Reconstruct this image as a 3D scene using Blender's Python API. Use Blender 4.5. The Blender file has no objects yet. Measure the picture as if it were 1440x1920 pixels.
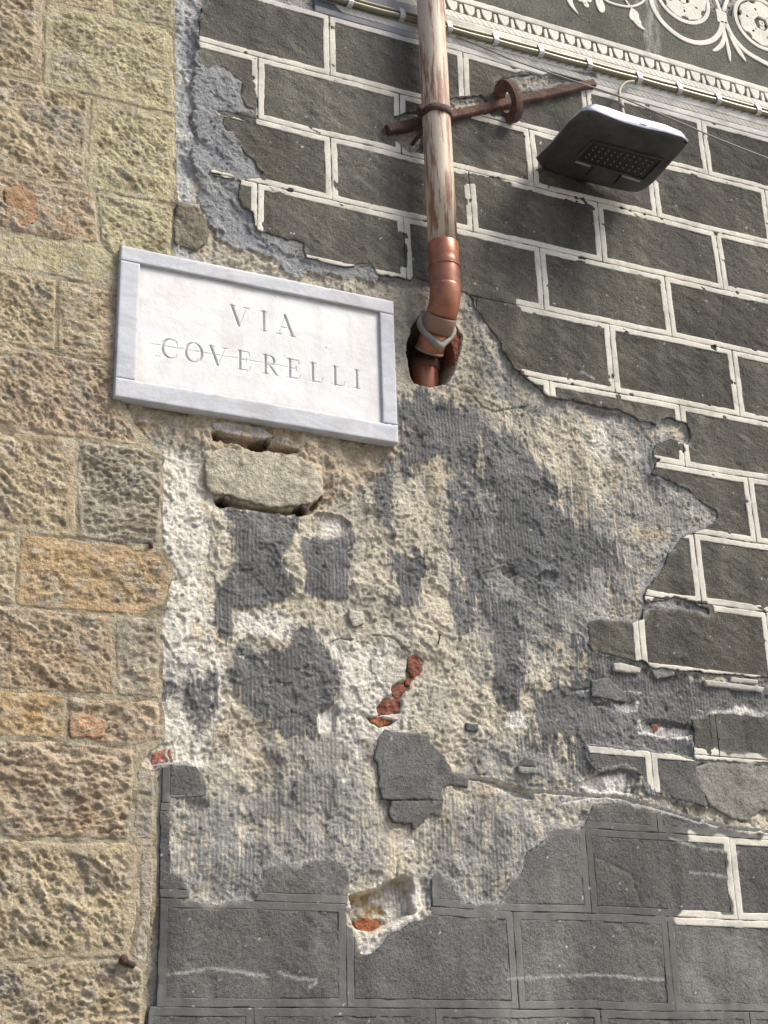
import bpy, math, random
import numpy as np
from mathutils import Vector, Matrix
random.seed(4)
scene = bpy.context.scene
COL = scene.collection

# ------------------------------------------------------------------ camera, sky, sun, exposure
F_PX = 2860.6
_a, _b, _c = 1.96787950, 0.0286987493, -0.420389971
_Rx = np.array([[1, 0, 0], [0, math.cos(_a), -math.sin(_a)], [0, math.sin(_a), math.cos(_a)]])
_Ry = np.array([[math.cos(_b), 0, math.sin(_b)], [0, 1, 0], [-math.sin(_b), 0, math.cos(_b)]])
_Rz = np.array([[math.cos(_c), -math.sin(_c), 0], [math.sin(_c), math.cos(_c), 0], [0, 0, 1]])
CR = _Rz @ _Ry @ _Rx
CP = np.array([-0.97826975, -3.39117642, 1.5])
cam_d = bpy.data.cameras.new("camera")
cam_d.sensor_fit = 'VERTICAL'; cam_d.sensor_height = 24.0; cam_d.lens = 24.0 * F_PX / 1920.0
cam_d.clip_start = 0.05; cam_d.clip_end = 500
cam = bpy.data.objects.new("camera", cam_d); COL.objects.link(cam)
M4 = Matrix([list(CR[i]) + [CP[i]] for i in range(3)] + [[0, 0, 0, 1]])
cam.matrix_world = M4
scene.camera = cam

SUN_DIR = Vector((0.50, -0.40, 0.77)).normalized()      # towards the sun
SUN_ELEV = math.asin(SUN_DIR.z); SUN_ROT = math.atan2(SUN_DIR.x, SUN_DIR.y)
world = bpy.data.worlds.new("World"); scene.world = world; world.use_nodes = True
wn = world.node_tree; bg = wn.nodes["Background"]
sky = wn.nodes.new("ShaderNodeTexSky"); sky.sky_type = 'NISHITA'; sky.sun_disc = False
sky.sun_elevation = SUN_ELEV; sky.sun_rotation = SUN_ROT; sky.dust_density = 3.0; sky.air_density = 0.6
wn.links.new(sky.outputs[0], bg.inputs[0]); bg.inputs[1].default_value = 0.115
sl = bpy.data.lights.new("sun", 'SUN'); sl.energy = 2.5; sl.angle = math.radians(24); sl.color = (1.0, 0.94, 0.84)
so = bpy.data.objects.new("sun", sl); COL.objects.link(so)
so.rotation_euler = SUN_DIR.to_track_quat('Z', 'Y').to_euler(); so.location = (3, -4, 9)
scene.view_settings.view_transform = 'Standard'; scene.view_settings.look = 'None'
scene.view_settings.exposure = 0.98; scene.view_settings.gamma = 1.0
scene.view_settings.use_curve_mapping = False
scene.render.engine = 'CYCLES'
scene.cycles.max_bounces = 5

# ------------------------------------------------------------------ photo point -> wall plane
S_U = 0.45; S_V = 0.45 * 0.486435; Z_0 = 4.663658
def W(x, y, d=0.0):
    """the point d metres in front of the wall that lies on the line of sight of pixel x, y"""
    r = CR @ np.array([x - 720.0, 960.0 - y, -F_PX]); t = (-d - CP[1]) / r[1]
    return CP + t * r
def PP(pts, d=0.0):
    return np.array([[W(x, y, d)[0], W(x, y, d)[2]] for x, y in pts])
def UX(u): return u * S_U
def VZ(v): return Z_0 - v * S_V

# ------------------------------------------------------------------ noise and distance fields (numpy)
_tabs = {}
def _tab(seed):
    if seed not in _tabs: _tabs[seed] = np.random.default_rng(seed).random((256, 256)).astype(np.float32)
    return _tabs[seed]
def vnoise(x, z, seed):
    t = _tab(seed); xi = np.floor(x).astype(np.int32); zi = np.floor(z).astype(np.int32)
    fx = (x - xi).astype(np.float32); fz = (z - zi).astype(np.float32)
    fx = fx * fx * fx * (fx * (fx * 6 - 15) + 10); fz = fz * fz * fz * (fz * (fz * 6 - 15) + 10)
    x0 = xi & 255; x1 = (xi + 1) & 255; z0 = zi & 255; z1 = (zi + 1) & 255
    a = t[x0, z0]; b = t[x1, z0]; c = t[x0, z1]; d = t[x1, z1]
    return (a + (b - a) * fx) * (1 - fz) + (c + (d - c) * fx) * fz
def fbm(X, Z, scale, octv=4, seed=0, gain=0.5, sx=1.0, sz=1.0, rot=0.0):
    """-1..1, scale = size of the largest feature in metres"""
    cr, sr = math.cos(rot), math.sin(rot)
    x = (X * cr + Z * sr) / scale / sx + 37.1; z = (-X * sr + Z * cr) / scale / sz + 11.7
    out = np.zeros(np.shape(X), np.float32); amp = 1.0; tot = 0.0
    for o in range(octv):
        out += amp * (vnoise(x, z, seed * 17 + o) * 2 - 1); tot += amp; amp *= gain
        x, z = (x * 0.8 - z * 0.6) * 2.03 + 5.3, (x * 0.6 + z * 0.8) * 2.03 + 1.9
    return out / tot * 1.5
def worley(X, Z, scale, seed, rot=0.0, sx=1.0):
    cr, sr = math.cos(rot), math.sin(rot)
    x = (X * cr + Z * sr) / scale / sx; z = (-X * sr + Z * cr) / scale
    xi = np.floor(x).astype(np.int32); zi = np.floor(z).astype(np.int32)
    ta, tb = _tab(900 + seed), _tab(950 + seed)
    f1 = np.full(np.shape(X), 9.0, np.float32); f2 = f1.copy()
    for i in (-1, 0, 1):
        for j in (-1, 0, 1):
            a = (xi + i) & 255; b = (zi + j) & 255
            d = np.hypot(xi + i + ta[a, b] - x, zi + j + tb[a, b] - z).astype(np.float32)
            f2 = np.minimum(f2, np.maximum(f1, d)); f1 = np.minimum(f1, d)
    return f1, f2
def ss(a, b, x):
    t = np.clip((x - a) / (b - a), 0, 1); return t * t * (3 - 2 * t)
def sdf_poly(P, X, Z, pad=0.06):
    """signed distance (negative inside); pad beyond its box"""
    out = np.full(np.shape(X), pad, np.float32)
    m = (X > P[:, 0].min() - pad) & (X < P[:, 0].max() + pad) & (Z > P[:, 1].min() - pad) & (Z < P[:, 1].max() + pad)
    if not m.any(): return out
    x = X[m]; z = Z[m]; d2 = np.full(x.shape, 1e9); ins = np.zeros(x.shape, bool)
    n = len(P)
    for i in range(n):
        ax, az = P[i]; bx, bz = P[(i + 1) % n]
        ex, ez = bx - ax, bz - az; L = ex * ex + ez * ez + 1e-12
        t = np.clip(((x - ax) * ex + (z - az) * ez) / L, 0, 1)
        d2 = np.minimum(d2, (x - ax - t * ex) ** 2 + (z - az - t * ez) ** 2)
        if az != bz:
            c = ((az > z) != (bz > z)) & (x < ex * (z - az) / ez + ax); ins ^= c
    d = np.sqrt(d2); out[m] = np.where(ins, -d, np.minimum(d, 9)).astype(np.float32)
    return out
def sdf_line(P, X, Z, pad=0.05):
    out = np.full(np.shape(X), pad, np.float32)
    m = (X > P[:, 0].min() - pad) & (X < P[:, 0].max() + pad) & (Z > P[:, 1].min() - pad) & (Z < P[:, 1].max() + pad)
    if not m.any(): return out
    x = X[m]; z = Z[m]; d2 = np.full(x.shape, 1e9)
    for i in range(len(P) - 1):
        ax, az = P[i]; bx, bz = P[i + 1]; ex, ez = bx - ax, bz - az; L = ex * ex + ez * ez + 1e-12
        t = np.clip(((x - ax) * ex + (z - az) * ez) / L, 0, 1)
        d2 = np.minimum(d2, (x - ax - t * ex) ** 2 + (z - az - t * ez) ** 2)
    out[m] = np.minimum(np.sqrt(d2), pad)
    return out
def rect(X, Z, x0, x1, z0, z1):
    return np.maximum(np.maximum(x0 - X, X - x1), np.maximum(z0 - Z, Z - z1))

# ------------------------------------------------------------------ objects
def link(o, parent=None):
    COL.objects.link(o)
    if parent is not None: o.parent = parent
    return o
def thing(name, label, cat, loc=(0, 0, 0), group=None):
    o = bpy.data.objects.new(name, None); o.location = loc; o.empty_display_size = 0.1
    link(o); o["label"] = label; o["category"] = cat; o["kind"] = "thing"
    if group: o["group"] = group
    return o
def mesh_np(name, V, Q, mat, parent=None, col=None, smooth=True):
    """V n x 3 world coordinates, Q m x 4 (or m x 3) indices"""
    me = bpy.data.meshes.new(name); V = np.asarray(V, np.float32).copy()
    if parent is not None:
        o0 = np.array(parent.location, np.float32); q = parent.parent
        while q is not None: o0 = o0 + np.array(q.location, np.float32); q = q.parent
        V -= o0
    Q = np.asarray(Q, np.int32); k = Q.shape[1]
    me.vertices.add(len(V)); me.vertices.foreach_set("co", V.ravel())
    me.loops.add(Q.size); me.loops.foreach_set("vertex_index", Q.ravel())
    me.polygons.add(len(Q)); me.polygons.foreach_set("loop_start", np.arange(len(Q), dtype=np.int32) * k)
    me.polygons.foreach_set("use_smooth", np.full(len(Q), smooth, bool))
    me.update(calc_edges=True)
    if col is not None:
        at = me.color_attributes.new("Col", 'FLOAT_COLOR', 'POINT'); at.data.foreach_set("color", np.asarray(col, np.float32).ravel())
    me.materials.append(mat)
    return link(bpy.data.objects.new(name, me), parent)
def patch(name, box, step, sfn, hfn, cfn, mat, parent, back=0.0, smooth=True, drop=None, split=False, _cell=None):
    """height field cut out along the zero line of a distance field, with sides going back to depth `back`"""
    x0, x1, z0, z1 = box
    nx = max(2, int((x1 - x0) / step) + 2); nz = max(2, int((z1 - z0) / step) + 2)
    X, Z = np.meshgrid(x0 + np.arange(nx) * step, z0 + np.arange(nz) * step, indexing='ij')
    S = sfn(X, Z).astype(np.float64)
    inn = S < 0
    cell = inn[:-1, :-1] | inn[1:, :-1] | inn[1:, 1:] | inn[:-1, 1:]
    if drop is not None:
        D = drop(X, Z); cell &= ~(D[:-1, :-1] & D[1:, :-1] & D[1:, 1:] & D[:-1, 1:])
    if _cell is not None: cell = _cell
    if not cell.any(): return None
    if split:      # pieces that do not hang together become objects of their own, crumbs go
        lab = np.zeros(cell.shape, int); n = 0; sizes = []; cl = cell.tolist(); A, B = cell.shape
        for i, j in zip(*np.nonzero(cell)):
            if lab[i, j]: continue
            n += 1; stk = [(i, j)]; lab[i, j] = n; c_ = 0
            while stk:
                a, b = stk.pop(); c_ += 1
                for p, q in ((a + 1, b), (a - 1, b), (a, b + 1), (a, b - 1)):
                    if 0 <= p < A and 0 <= q < B and cl[p][q] and not lab[p, q]: lab[p, q] = n; stk.append((p, q))
            sizes.append(c_)
        order = [k for k in np.argsort(sizes)[::-1] if sizes[k] >= 12]
        outs = [patch(name, box, step, sfn, hfn, cfn, mat, parent, back, smooth, None, False, lab == k + 1) for k in order]
        return outs[0] if outs else None
    gx, gz = np.gradient(S, step); gl = np.hypot(gx, gz) + 1e-6
    mv = np.clip(S, 0, step * 1.35)
    Xm = X - np.where(S > 0, gx / gl * mv / np.clip(gl, 0.5, 2), 0); Zm = Z - np.where(S > 0, gz / gl * mv / np.clip(gl, 0.5, 2), 0)
    idx = np.arange(nx * nz).reshape(nx, nz)
    q = np.stack([idx[:-1, :-1], idx[1:, :-1], idx[1:, 1:], idx[:-1, 1:]], -1)[cell]
    used = np.unique(q); remap = np.full(nx * nz, -1); remap[used] = np.arange(len(used)); q = remap[q]
    xs = Xm.ravel()[used]; zs = Zm.ravel()[used]; sv = np.minimum(S.ravel()[used], 0)
    H = hfn(xs, zs, sv); C = cfn(xs, zs, sv)
    V = np.stack([xs, -H, zs], -1)
    if back is not None:
        e = np.concatenate([q[:, [0, 1]], q[:, [1, 2]], q[:, [2, 3]], q[:, [3, 0]]])
        key = np.sort(e, 1); kk = key[:, 0].astype(np.int64) * len(used) + key[:, 1]
        _, inv, cnt = np.unique(kk, return_inverse=True, return_counts=True)
        be = e[cnt[inv] == 1]; bv = np.unique(be); r2 = np.full(len(used), -1); r2[bv] = np.arange(len(bv)) + len(used)
        Vb = V[bv].copy(); Vb[:, 1] = -back
        V = np.concatenate([V, Vb]); C = np.concatenate([C, C[bv]])
        q = np.concatenate([q, np.stack([be[:, 1], be[:, 0], r2[be[:, 0]], r2[be[:, 1]]], -1)])
    return mesh_np(name, V, q, mat, parent, C, smooth)
def rgba(c, a=0.0, n=None):
    c = np.asarray(c, np.float32)
    if c.ndim == 1: c = np.tile(c, (n, 1))
    al = np.full((len(c), 1), a, np.float32) if np.isscalar(a) else np.asarray(a, np.float32).reshape(-1, 1)
    return np.concatenate([c, al], 1)
def mixc(A, B, w):
    w = np.asarray(w)[..., None]; return A * (1 - w) + np.asarray(B, np.float32) * w

# ------------------------------------------------------------------ materials
def new_mat(name):
    m = bpy.data.materials.new(name); m.use_nodes = True
    nt = m.node_tree; return m, nt, nt.nodes["Principled BSDF"]
def N(nt, t, **kw):
    n = nt.nodes.new(t)
    for k, v in kw.items():
        if k in n.inputs: n.inputs[k].default_value = v
        else: setattr(n, k, v)
    return n
def mineral(name, grain=90, var=0.35, bump=0.004, fine=0.0015, fscale=420, rough=0.95, comb=False, scratch=0.0, wear=None, spec=0.15):
    """colour attribute Col times grain; relief from grain; alpha of Col drives combed grooves"""
    m, nt, b = new_mat(name); L = nt.links.new
    tc = N(nt, "ShaderNodeNewGeometry"); at = N(nt, "ShaderNodeAttribute", attribute_name="Col")
    n1 = N(nt, "ShaderNodeTexNoise", Scale=grain, Detail=8.0, Roughness=0.65); L(tc.outputs["Position"], n1.inputs["Vector"])
    n2 = N(nt, "ShaderNodeTexNoise", Scale=fscale, Detail=4.0, Roughness=0.6); L(tc.outputs["Position"], n2.inputs["Vector"])
    n3 = N(nt, "ShaderNodeTexNoise", Scale=9.0, Detail=5.0, Roughness=0.6); L(tc.outputs["Position"], n3.inputs["Vector"])
    mr = N(nt, "ShaderNodeMapRange"); L(n1.outputs[0], mr.inputs[0])
    mr.inputs[1].default_value = 0.25; mr.inputs[2].default_value = 0.75
    mr.inputs[3].default_value = 1 - var; mr.inputs[4].default_value = 1 + var
    mr3 = N(nt, "ShaderNodeMapRange"); L(n3.outputs[0], mr3.inputs[0])
    mr3.inputs[1].default_value = 0.3; mr3.inputs[2].default_value = 0.7; mr3.inputs[3].default_value = 0.88; mr3.inputs[4].default_value = 1.12
    mul = N(nt, "ShaderNodeMath", operation='MULTIPLY'); L(mr.outputs[0], mul.inputs[0]); L(mr3.outputs[0], mul.inputs[1])
    vm = N(nt, "ShaderNodeVectorMath", operation='SCALE'); L(at.outputs["Color"], vm.inputs[0]); L(mul.outputs[0], vm.inputs["Scale"])
    L(vm.outputs[0], b.inputs["Base Color"])
    b.inputs["Roughness"].default_value = rough; b.inputs["Specular IOR Level"].default_value = spec
    b1 = N(nt, "ShaderNodeBump", Strength=1.0, Distance=bump); L(n1.outputs[0], b1.inputs["Height"])
    b2 = N(nt, "ShaderNodeBump", Strength=1.0, Distance=fine); L(n2.outputs[0], b2.inputs["Height"]); L(b1.outputs[0], b2.inputs["Normal"])
    last = b2
    if comb:
        sep = N(nt, "ShaderNodeSeparateXYZ"); L(tc.outputs["Position"], sep.inputs[0])
        wv = N(nt, "ShaderNodeTexNoise", Scale=6.0, Detail=2.0); L(tc.outputs["Position"], wv.inputs["Vector"])
        a1 = N(nt, "ShaderNodeMath", operation='MULTIPLY_ADD'); L(wv.outputs[0], a1.inputs[0]); a1.inputs[1].default_value = 0.012; L(sep.outputs[0], a1.inputs[2])
        a2 = N(nt, "ShaderNodeMath", operation='MULTIPLY'); L(a1.outputs[0], a2.inputs[0]); a2.inputs[1].default_value = 2 * math.pi / 0.0105
        a3 = N(nt, "ShaderNodeMath", operation='SINE'); L(a2.outputs[0], a3.inputs[0])
        brk = N(nt, "ShaderNodeMapRange"); L(n1.outputs[0], brk.inputs[0]); brk.inputs[1].default_value = 0.42; brk.inputs[2].default_value = 0.62
        a4 = N(nt, "ShaderNodeMath", operation='MULTIPLY'); L(a3.outputs[0], a4.inputs[0]); L(at.outputs["Alpha"], a4.inputs[1])
        a5 = N(nt, "ShaderNodeMath", operation='MULTIPLY'); L(a4.outputs[0], a5.inputs[0]); L(brk.outputs[0], a5.inputs[1])
        b3 = N(nt, "ShaderNodeBump", Strength=1.0, Distance=0.0010); L(a5.outputs[0], b3.inputs["Height"]); L(last.outputs[0], b3.inputs["Normal"]); last = b3
    L(last.outputs[0], b.inputs["Normal"])
    return m
M_under = mineral("rough_render", grain=110, var=0.36, bump=0.0075, fine=0.0032, fscale=260, comb=True)
M_face = mineral("scraped_dark_plaster", grain=130, var=0.42, bump=0.0055, fine=0.0022, fscale=330)
M_white = mineral("white_lime_coat", grain=180, var=0.12, bump=0.0014, fine=0.0008)
M_stone = mineral("sandstone", grain=95, var=0.40, bump=0.011, fine=0.0035, fscale=230)
M_brickm = mineral("old_brick", grain=120, var=0.5, bump=0.010, fine=0.002)
def simple(name, col, rough=0.5, metal=0.0, bumpd=0.0, bscale=60, var=0.0, vscale=30, col2=None, zstretch=1.0, thr=(0.45, 0.6), spec=0.5):
    m, nt, b = new_mat(name); L = nt.links.new
    b.inputs["Roughness"].default_value = rough; b.inputs["Metallic"].default_value = metal
    b.inputs["Specular IOR Level"].default_value = spec
    tc = N(nt, "ShaderNodeNewGeometry"); mp = N(nt, "ShaderNodeMapping"); L(tc.outputs["Position"], mp.inputs[0])
    mp.inputs["Scale"].default_value = (1, 1, zstretch)
    n = N(nt, "ShaderNodeTexNoise", Scale=vscale, Detail=7.0, Roughness=0.65); L(mp.outputs[0], n.inputs["Vector"])
    c2 = col2 if col2 else tuple(c * (1 - var) for c in col)
    mr = N(nt, "ShaderNodeMapRange"); L(n.outputs[0], mr.inputs[0]); mr.inputs[1].default_value = thr[0]; mr.inputs[2].default_value = thr[1]
    mx = N(nt, "ShaderNodeMix", data_type='RGBA'); L(mr.outputs[0], mx.inputs[0])
    mx.inputs[6].default_value = (*col, 1); mx.inputs[7].default_value = (*c2, 1)
    L(mx.outputs[2], b.inputs["Base Color"])
    if bumpd:
        n2 = N(nt, "ShaderNodeTexNoise", Scale=bscale, Detail=6.0, Roughness=0.7); L(tc.outputs["Position"], n2.inputs["Vector"])
        bp = N(nt, "ShaderNodeBump", Strength=1.0, Distance=bumpd); L(n2.outputs[0], bp.inputs["Height"]); L(bp.outputs[0], b.inputs["Normal"])
    return m

# ------------------------------------------------------------------ outlines read off the photograph (pixels of the wall plane)
U_P = PP([(400, -260), (395, 5), (376, 18), (374, 40), (371, 65), (370, 80), (370, 117), (390, 137), (397, 127), (420, 128), (433, 143), (453, 157),
 (450, 183), (463, 203), (480, 213), (440, 212), (394, 208), (394, 211), (415, 222), (419, 243), (435, 251), (448, 272), (461, 292), (475, 303),
 (481, 317), (495, 330), (484, 338), (450, 338), (395, 321), (392, 326), (402, 332), (430, 338), (447, 344), (446, 360), (443, 375), (455, 392), (470, 400),
 (473, 410), (474, 430), (487, 441), (497, 440), (515, 443), (535, 450), (567, 460), (570, 487), (606, 496), (645, 502), (663, 499), (692, 495), (705, 514),
 (755, 524), (763, 526), (780, 522), (801, 528), (830, 535), (855, 546), (873, 550), (884, 563), (891, 581), (917, 617), (927, 626), (940, 653),
 (960, 688), (975, 703), (1010, 733), (1027, 745), (1053, 750), (1107, 760), (1160, 770), (1193, 790), (1227, 798), (1237, 787), (1253, 787),
 (1288, 795), (1293, 823), (1287, 837), (1270, 830), (1253, 827), (1227, 837), (1223, 860), (1243, 863), (1227, 870), (1220, 890), (1250, 900),
 (1280, 917), (1297, 930), (1320, 950), (1339, 957), (1343, 969), (1323, 992), (1295, 1002), (1275, 1010), (1255, 1038), (1239, 1070), (1214, 1102),
 (1206, 1118), (1206, 1130), (1203, 1145), (1202, 1163), (1194, 1167), (1178, 1167), (1118, 1163), (1102, 1167), (1100, 1206), (1110, 1222),
 (1174, 1235), (1206, 1243), (1222, 1252), (1300, 1262), (1440, 1272), (1680, 1300), (1680, -260)])
M_P = PP([(1098, 1398), (1240, 1412), (1300, 1428), (1303, 1456), (1315, 1484), (1323, 1512), (1295, 1508), (1243, 1492), (1217, 1484), (1210, 1472),
 (1190, 1448), (1170, 1436), (1142, 1436), (1118, 1440), (1102, 1424)])
R_P = PP([(1298, 1352), (1330, 1340), (1460, 1345), (1680, 1370), (1680, 1460), (1440, 1432), (1300, 1424)])
D_P = PP([(252, 1452), (303, 1440), (318, 1434), (365, 1438), (378, 1452), (386, 1470), (385, 1498), (318, 1496), (316, 1640), (340, 1645), (352, 1670),
 (355, 1684), (340, 1690), (370, 1692), (400, 1702), (430, 1690), (450, 1687), (475, 1690), (490, 1665), (487, 1640), (500, 1625), (540, 1618), (560, 1630),
 (580, 1618), (610, 1613), (640, 1622), (651, 1645), (648, 1700), (649, 1735), (660, 1745), (675, 1790), (690, 1792), (715, 1770), (735, 1745), (790, 1722),
 (805, 1716), (803, 1650), (812, 1636), (840, 1650), (862, 1695), (930, 1698), (945, 1675), (975, 1640), (985, 1600), (1020, 1570), (1022, 1555), (1085, 1558),
 (1096, 1545), (1100, 1530), (1112, 1510), (1160, 1506), (1230, 1525), (1350, 1555), (1460, 1572), (1680, 1600), (1680, 2200), (180, 2200)])
WHITE_D = PP([(1350, 1566), (1400, 1572), (1680, 1600), (1680, 1790), (1262, 1756), (1258, 1722), (1300, 1706), (1366, 1712), (1358, 1600), (1290, 1590), (1290, 1562)])
WHITE_R = PP([(1298, 1405), (1680, 1440), (1680, 1480), (1298, 1434)])
NOBORDER = [PP(p) for p in [
 [(780, 480), (960, 545), (968, 590), (940, 650), (1000, 735), (870, 740), (770, 560)],
 [(832, 334), (850, 330), (930, 338), (950, 348), (940, 356), (850, 345)],
 [(395, 140), (474, 150), (478, 240), (400, 210)],
 [(725, 225), (765, 222), (810, 210), (810, 285), (740, 262)],
 [(650, 240), (700, 262), (770, 272), (768, 262), (700, 240)],
 [(836, 186), (960, 190), (970, 215), (836, 225)],
 [(955, 145), (1030, 132), (1120, 150), (1120, 165), (960, 175)],
 [(655, 375), (700, 382), (790, 400), (790, 385), (690, 372)],
 [(1205, 1132), (1260, 1122), (1330, 1140), (1330, 1165), (1205, 1150)],
 [(572, 455), (640, 478), (700, 500), (760, 500), (760, 440), (745, 440), (745, 480), (600, 450)]]]
SPALL = [PP(p) for p in [
 [(735, 222), (765, 215), (800, 205), (800, 262), (790, 288), (765, 290), (742, 268)],
 [(838, 190), (862, 186), (900, 180), (915, 196), (930, 204), (838, 222)],
 [(925, 160), (940, 150), (990, 142), (1050, 135), (1112, 138), (1110, 150), (1000, 172), (940, 182)],
 [(1206, 1134), (1226, 1128), (1262, 1122), (1290, 1128), (1325, 1143), (1332, 1158), (1300, 1150), (1262, 1142), (1230, 1144), (1207, 1150)],
 [(1325, 648), (1340, 650), (1338, 662), (1328, 658)]]]
STONE_EDGE = [(322, -260), (324, 100), (326, 250), (328, 387), (322, 430), (322, 520), (300, 700), (228, 752), (250, 800), (303, 862), (300, 1030), (320, 1062),
 (318, 1090), (306, 1137), (303, 1160), (300, 1310), (305, 1390), (280, 1405), (255, 1440), (290, 1448), (287, 1693), (273, 1817), (266, 1920), (258, 2200)]
STONE_ZONE = PP(STONE_EDGE + [(-400, 2200), (-400, -260)])
FRAME_P = PP([(-130, -110), (1690, -110), (1690, 2040), (-130, 2040)])
HOLE_PIPE = PP([(785, 593), (772, 613), (765, 639), (764, 664), (767, 693), (776, 718), (796, 723), (816, 723), (839, 720), (851, 702), (855, 680), (862, 655), (866, 630), (850, 608), (826, 592)])
HOLE_LOW = PP([(652, 1680), (668, 1672), (700, 1665), (730, 1655), (755, 1642), (772, 1645), (778, 1665), (772, 1690), (775, 1712), (752, 1728), (728, 1740), (700, 1752), (672, 1745), (655, 1725)])
LIME_LOW = PP([(646, 1690), (650, 1750), (668, 1765), (672, 1795), (690, 1795), (722, 1772), (742, 1748), (795, 1722), (786, 1660), (778, 1640), (745, 1640), (745, 1600), (770, 1585), (760, 1575), (735, 1600), (742, 1645), (660, 1675)])
SMALL_HOLES = [(PP(p), d) for p, d in [
 ([(395, 810), (410, 806), (418, 818), (410, 828), (400, 826)], .05),
 ([(470, 824), (490, 820), (508, 826), (506, 846), (490, 848), (472, 840)], .06),
 ([(410, 812), (470, 826), (540, 838), (562, 842), (560, 850), (520, 848), (470, 842), (418, 826)], .022),
 ([(412, 930), (432, 928), (432, 950), (414, 948)], .05), ([(554, 948), (577, 946), (578, 964), (556, 966)], .05),
 ([(400, 930), (432, 936), (480, 946), (540, 954), (580, 950), (604, 925), (608, 930), (590, 960), (540, 964), (480, 956), (410, 948)], .020),
 ([(1198, 1353), (1240, 1348), (1270, 1356), (1302, 1362), (1298, 1378), (1262, 1386), (1205, 1372)], .014),
 ([(600, 1330), (625, 1318), (640, 1330), (628, 1370), (600, 1372)], .012),
 ([(766, 1232), (780, 1226), (794, 1238), (792, 1262), (778, 1268), (768, 1290), (756, 1306), (750, 1336), (712, 1340), (708, 1326), (722, 1308), (734, 1300), (732, 1284), (764, 1270)], .014),
 ([(688, 1342), (712, 1344), (744, 1350), (736, 1358), (712, 1364), (700, 1356)], .02),
 ([(880, 1458), (930, 1462), (975, 1474), (1005, 1488), (1000, 1498), (970, 1494), (940, 1480)], .016),
 ([(1098, 1460), (1160, 1442), (1200, 1450), (1185, 1490), (1130, 1484), (1085, 1474)], .010),
 ([(1005, 1082), (1022, 1070), (1045, 1076), (1040, 1092), (1012, 1094)], .010), ([(945, 1074), (960, 1066), (972, 1076), (960, 1086)], .008),
 ([(1115, 1320), (1150, 1312), (1190, 1318), (1188, 1338), (1150, 1332)], .007),
 ([(590, 960), (640, 962), (662, 980), (640, 1005), (610, 1012), (585, 990)], .010),
 ([(320, 1085), (352, 1080), (346, 1100), (335, 1108)], .010), ([(345, 1500), (385, 1500), (392, 1512), (372, 1528), (345, 1520)], .008)]]
CRACKS = [(PP(p), w, dd) for p, w, dd in [
 ([(855, 1452), (880, 1458), (930, 1464), (985, 1483), (1060, 1487), (1110, 1492), (1160, 1496), (1230, 1514), (1300, 1536), (1370, 1553), (1440, 1561), (1600, 1580)], .0045, .010),
 ([(1055, 1504), (1090, 1497), (1130, 1494)], .003, .004),
 ([(900, 640), (925, 680), (965, 730), (1010, 745)], .002, .004),
 ([(283, 1180), (305, 1200), (325, 1235)], .0025, .008),
 ([(745, 1640), (748, 1610), (765, 1590)], .003, .006),
 ([(840, 722), (880, 735), (905, 760), (930, 770), (990, 760)], .002, .006),
 ([(700, 1190), (735, 1195), (770, 1225)], .002, .008), ([(610, 1208), (640, 1195), (690, 1205)], .002, .006)]]
GREYS = [(PP(p), f) for p, f in [
 ([(745, 745), (860, 748), (905, 780), (900, 860), (860, 900), (820, 860), (760, 900), (745, 830)], .04),
 ([(1080, 1190), (1220, 1258), (1460, 1290), (1460, 1340), (1300, 1345), (1300, 1500), (1180, 1480), (1090, 1440), (1060, 1400), (1100, 1300)], .03),
 ([(700, 740), (740, 780), (735, 1000), (700, 960)], .03), ([(850, 900), (900, 880), (915, 1120), (870, 1180), (845, 1000)], .04),

 ([(432, 952), (500, 960), (560, 965), (556, 1000), (535, 1035), (532, 1062), (556, 1092), (552, 1118), (520, 1132), (470, 1140), (440, 1142), (436, 1200), (404, 1196), (400, 1150), (412, 1095), (436, 1060)], .012),
 ([(562, 1000), (600, 1006), (640, 1005), (662, 984), (668, 1010), (655, 1060), (653, 1115), (620, 1122), (570, 1112), (566, 1060)], .012),
 ([(404, 1150), (438, 1146), (440, 1205), (480, 1215), (545, 1220), (552, 1180), (585, 1170), (612, 1215), (632, 1280), (622, 1325), (600, 1375), (530, 1388), (495, 1350), (455, 1310), (430, 1260), (436, 1205), (404, 1195)], .02),
 ([(905, 800), (930, 800), (965, 800), (985, 830), (1020, 860), (1045, 890), (1060, 960), (1110, 985), (1145, 1020), (1150, 1060), (1100, 1100), (1050, 1110), (1020, 1132), (990, 1110), (950, 1075), (928, 1040), (925, 960), (895, 900)], .045),
 ([(860, 790), (905, 790), (905, 860), (880, 920), (862, 860)], .03), ([(918, 1110), (985, 1120), (985, 1200), (978, 1345), (945, 1340), (925, 1250)], .03),
 ([(755, 750), (800, 745), (870, 760), (880, 820), (800, 870), (760, 850)], .05), ([(735, 1040), (800, 1030), (800, 1090), (770, 1150), (740, 1130)], .03),
 ([(615, 860), (645, 850), (650, 920), (620, 935)], .02), ([(1000, 1290), (1060, 1265), (1180, 1270), (1310, 1290), (1460, 1290), (1460, 1400), (1300, 1430), (1090, 1400), (1000, 1400)], .05),
 ([(330, 1290), (395, 1270), (400, 1330), (375, 1370)], .04)]]
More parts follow.
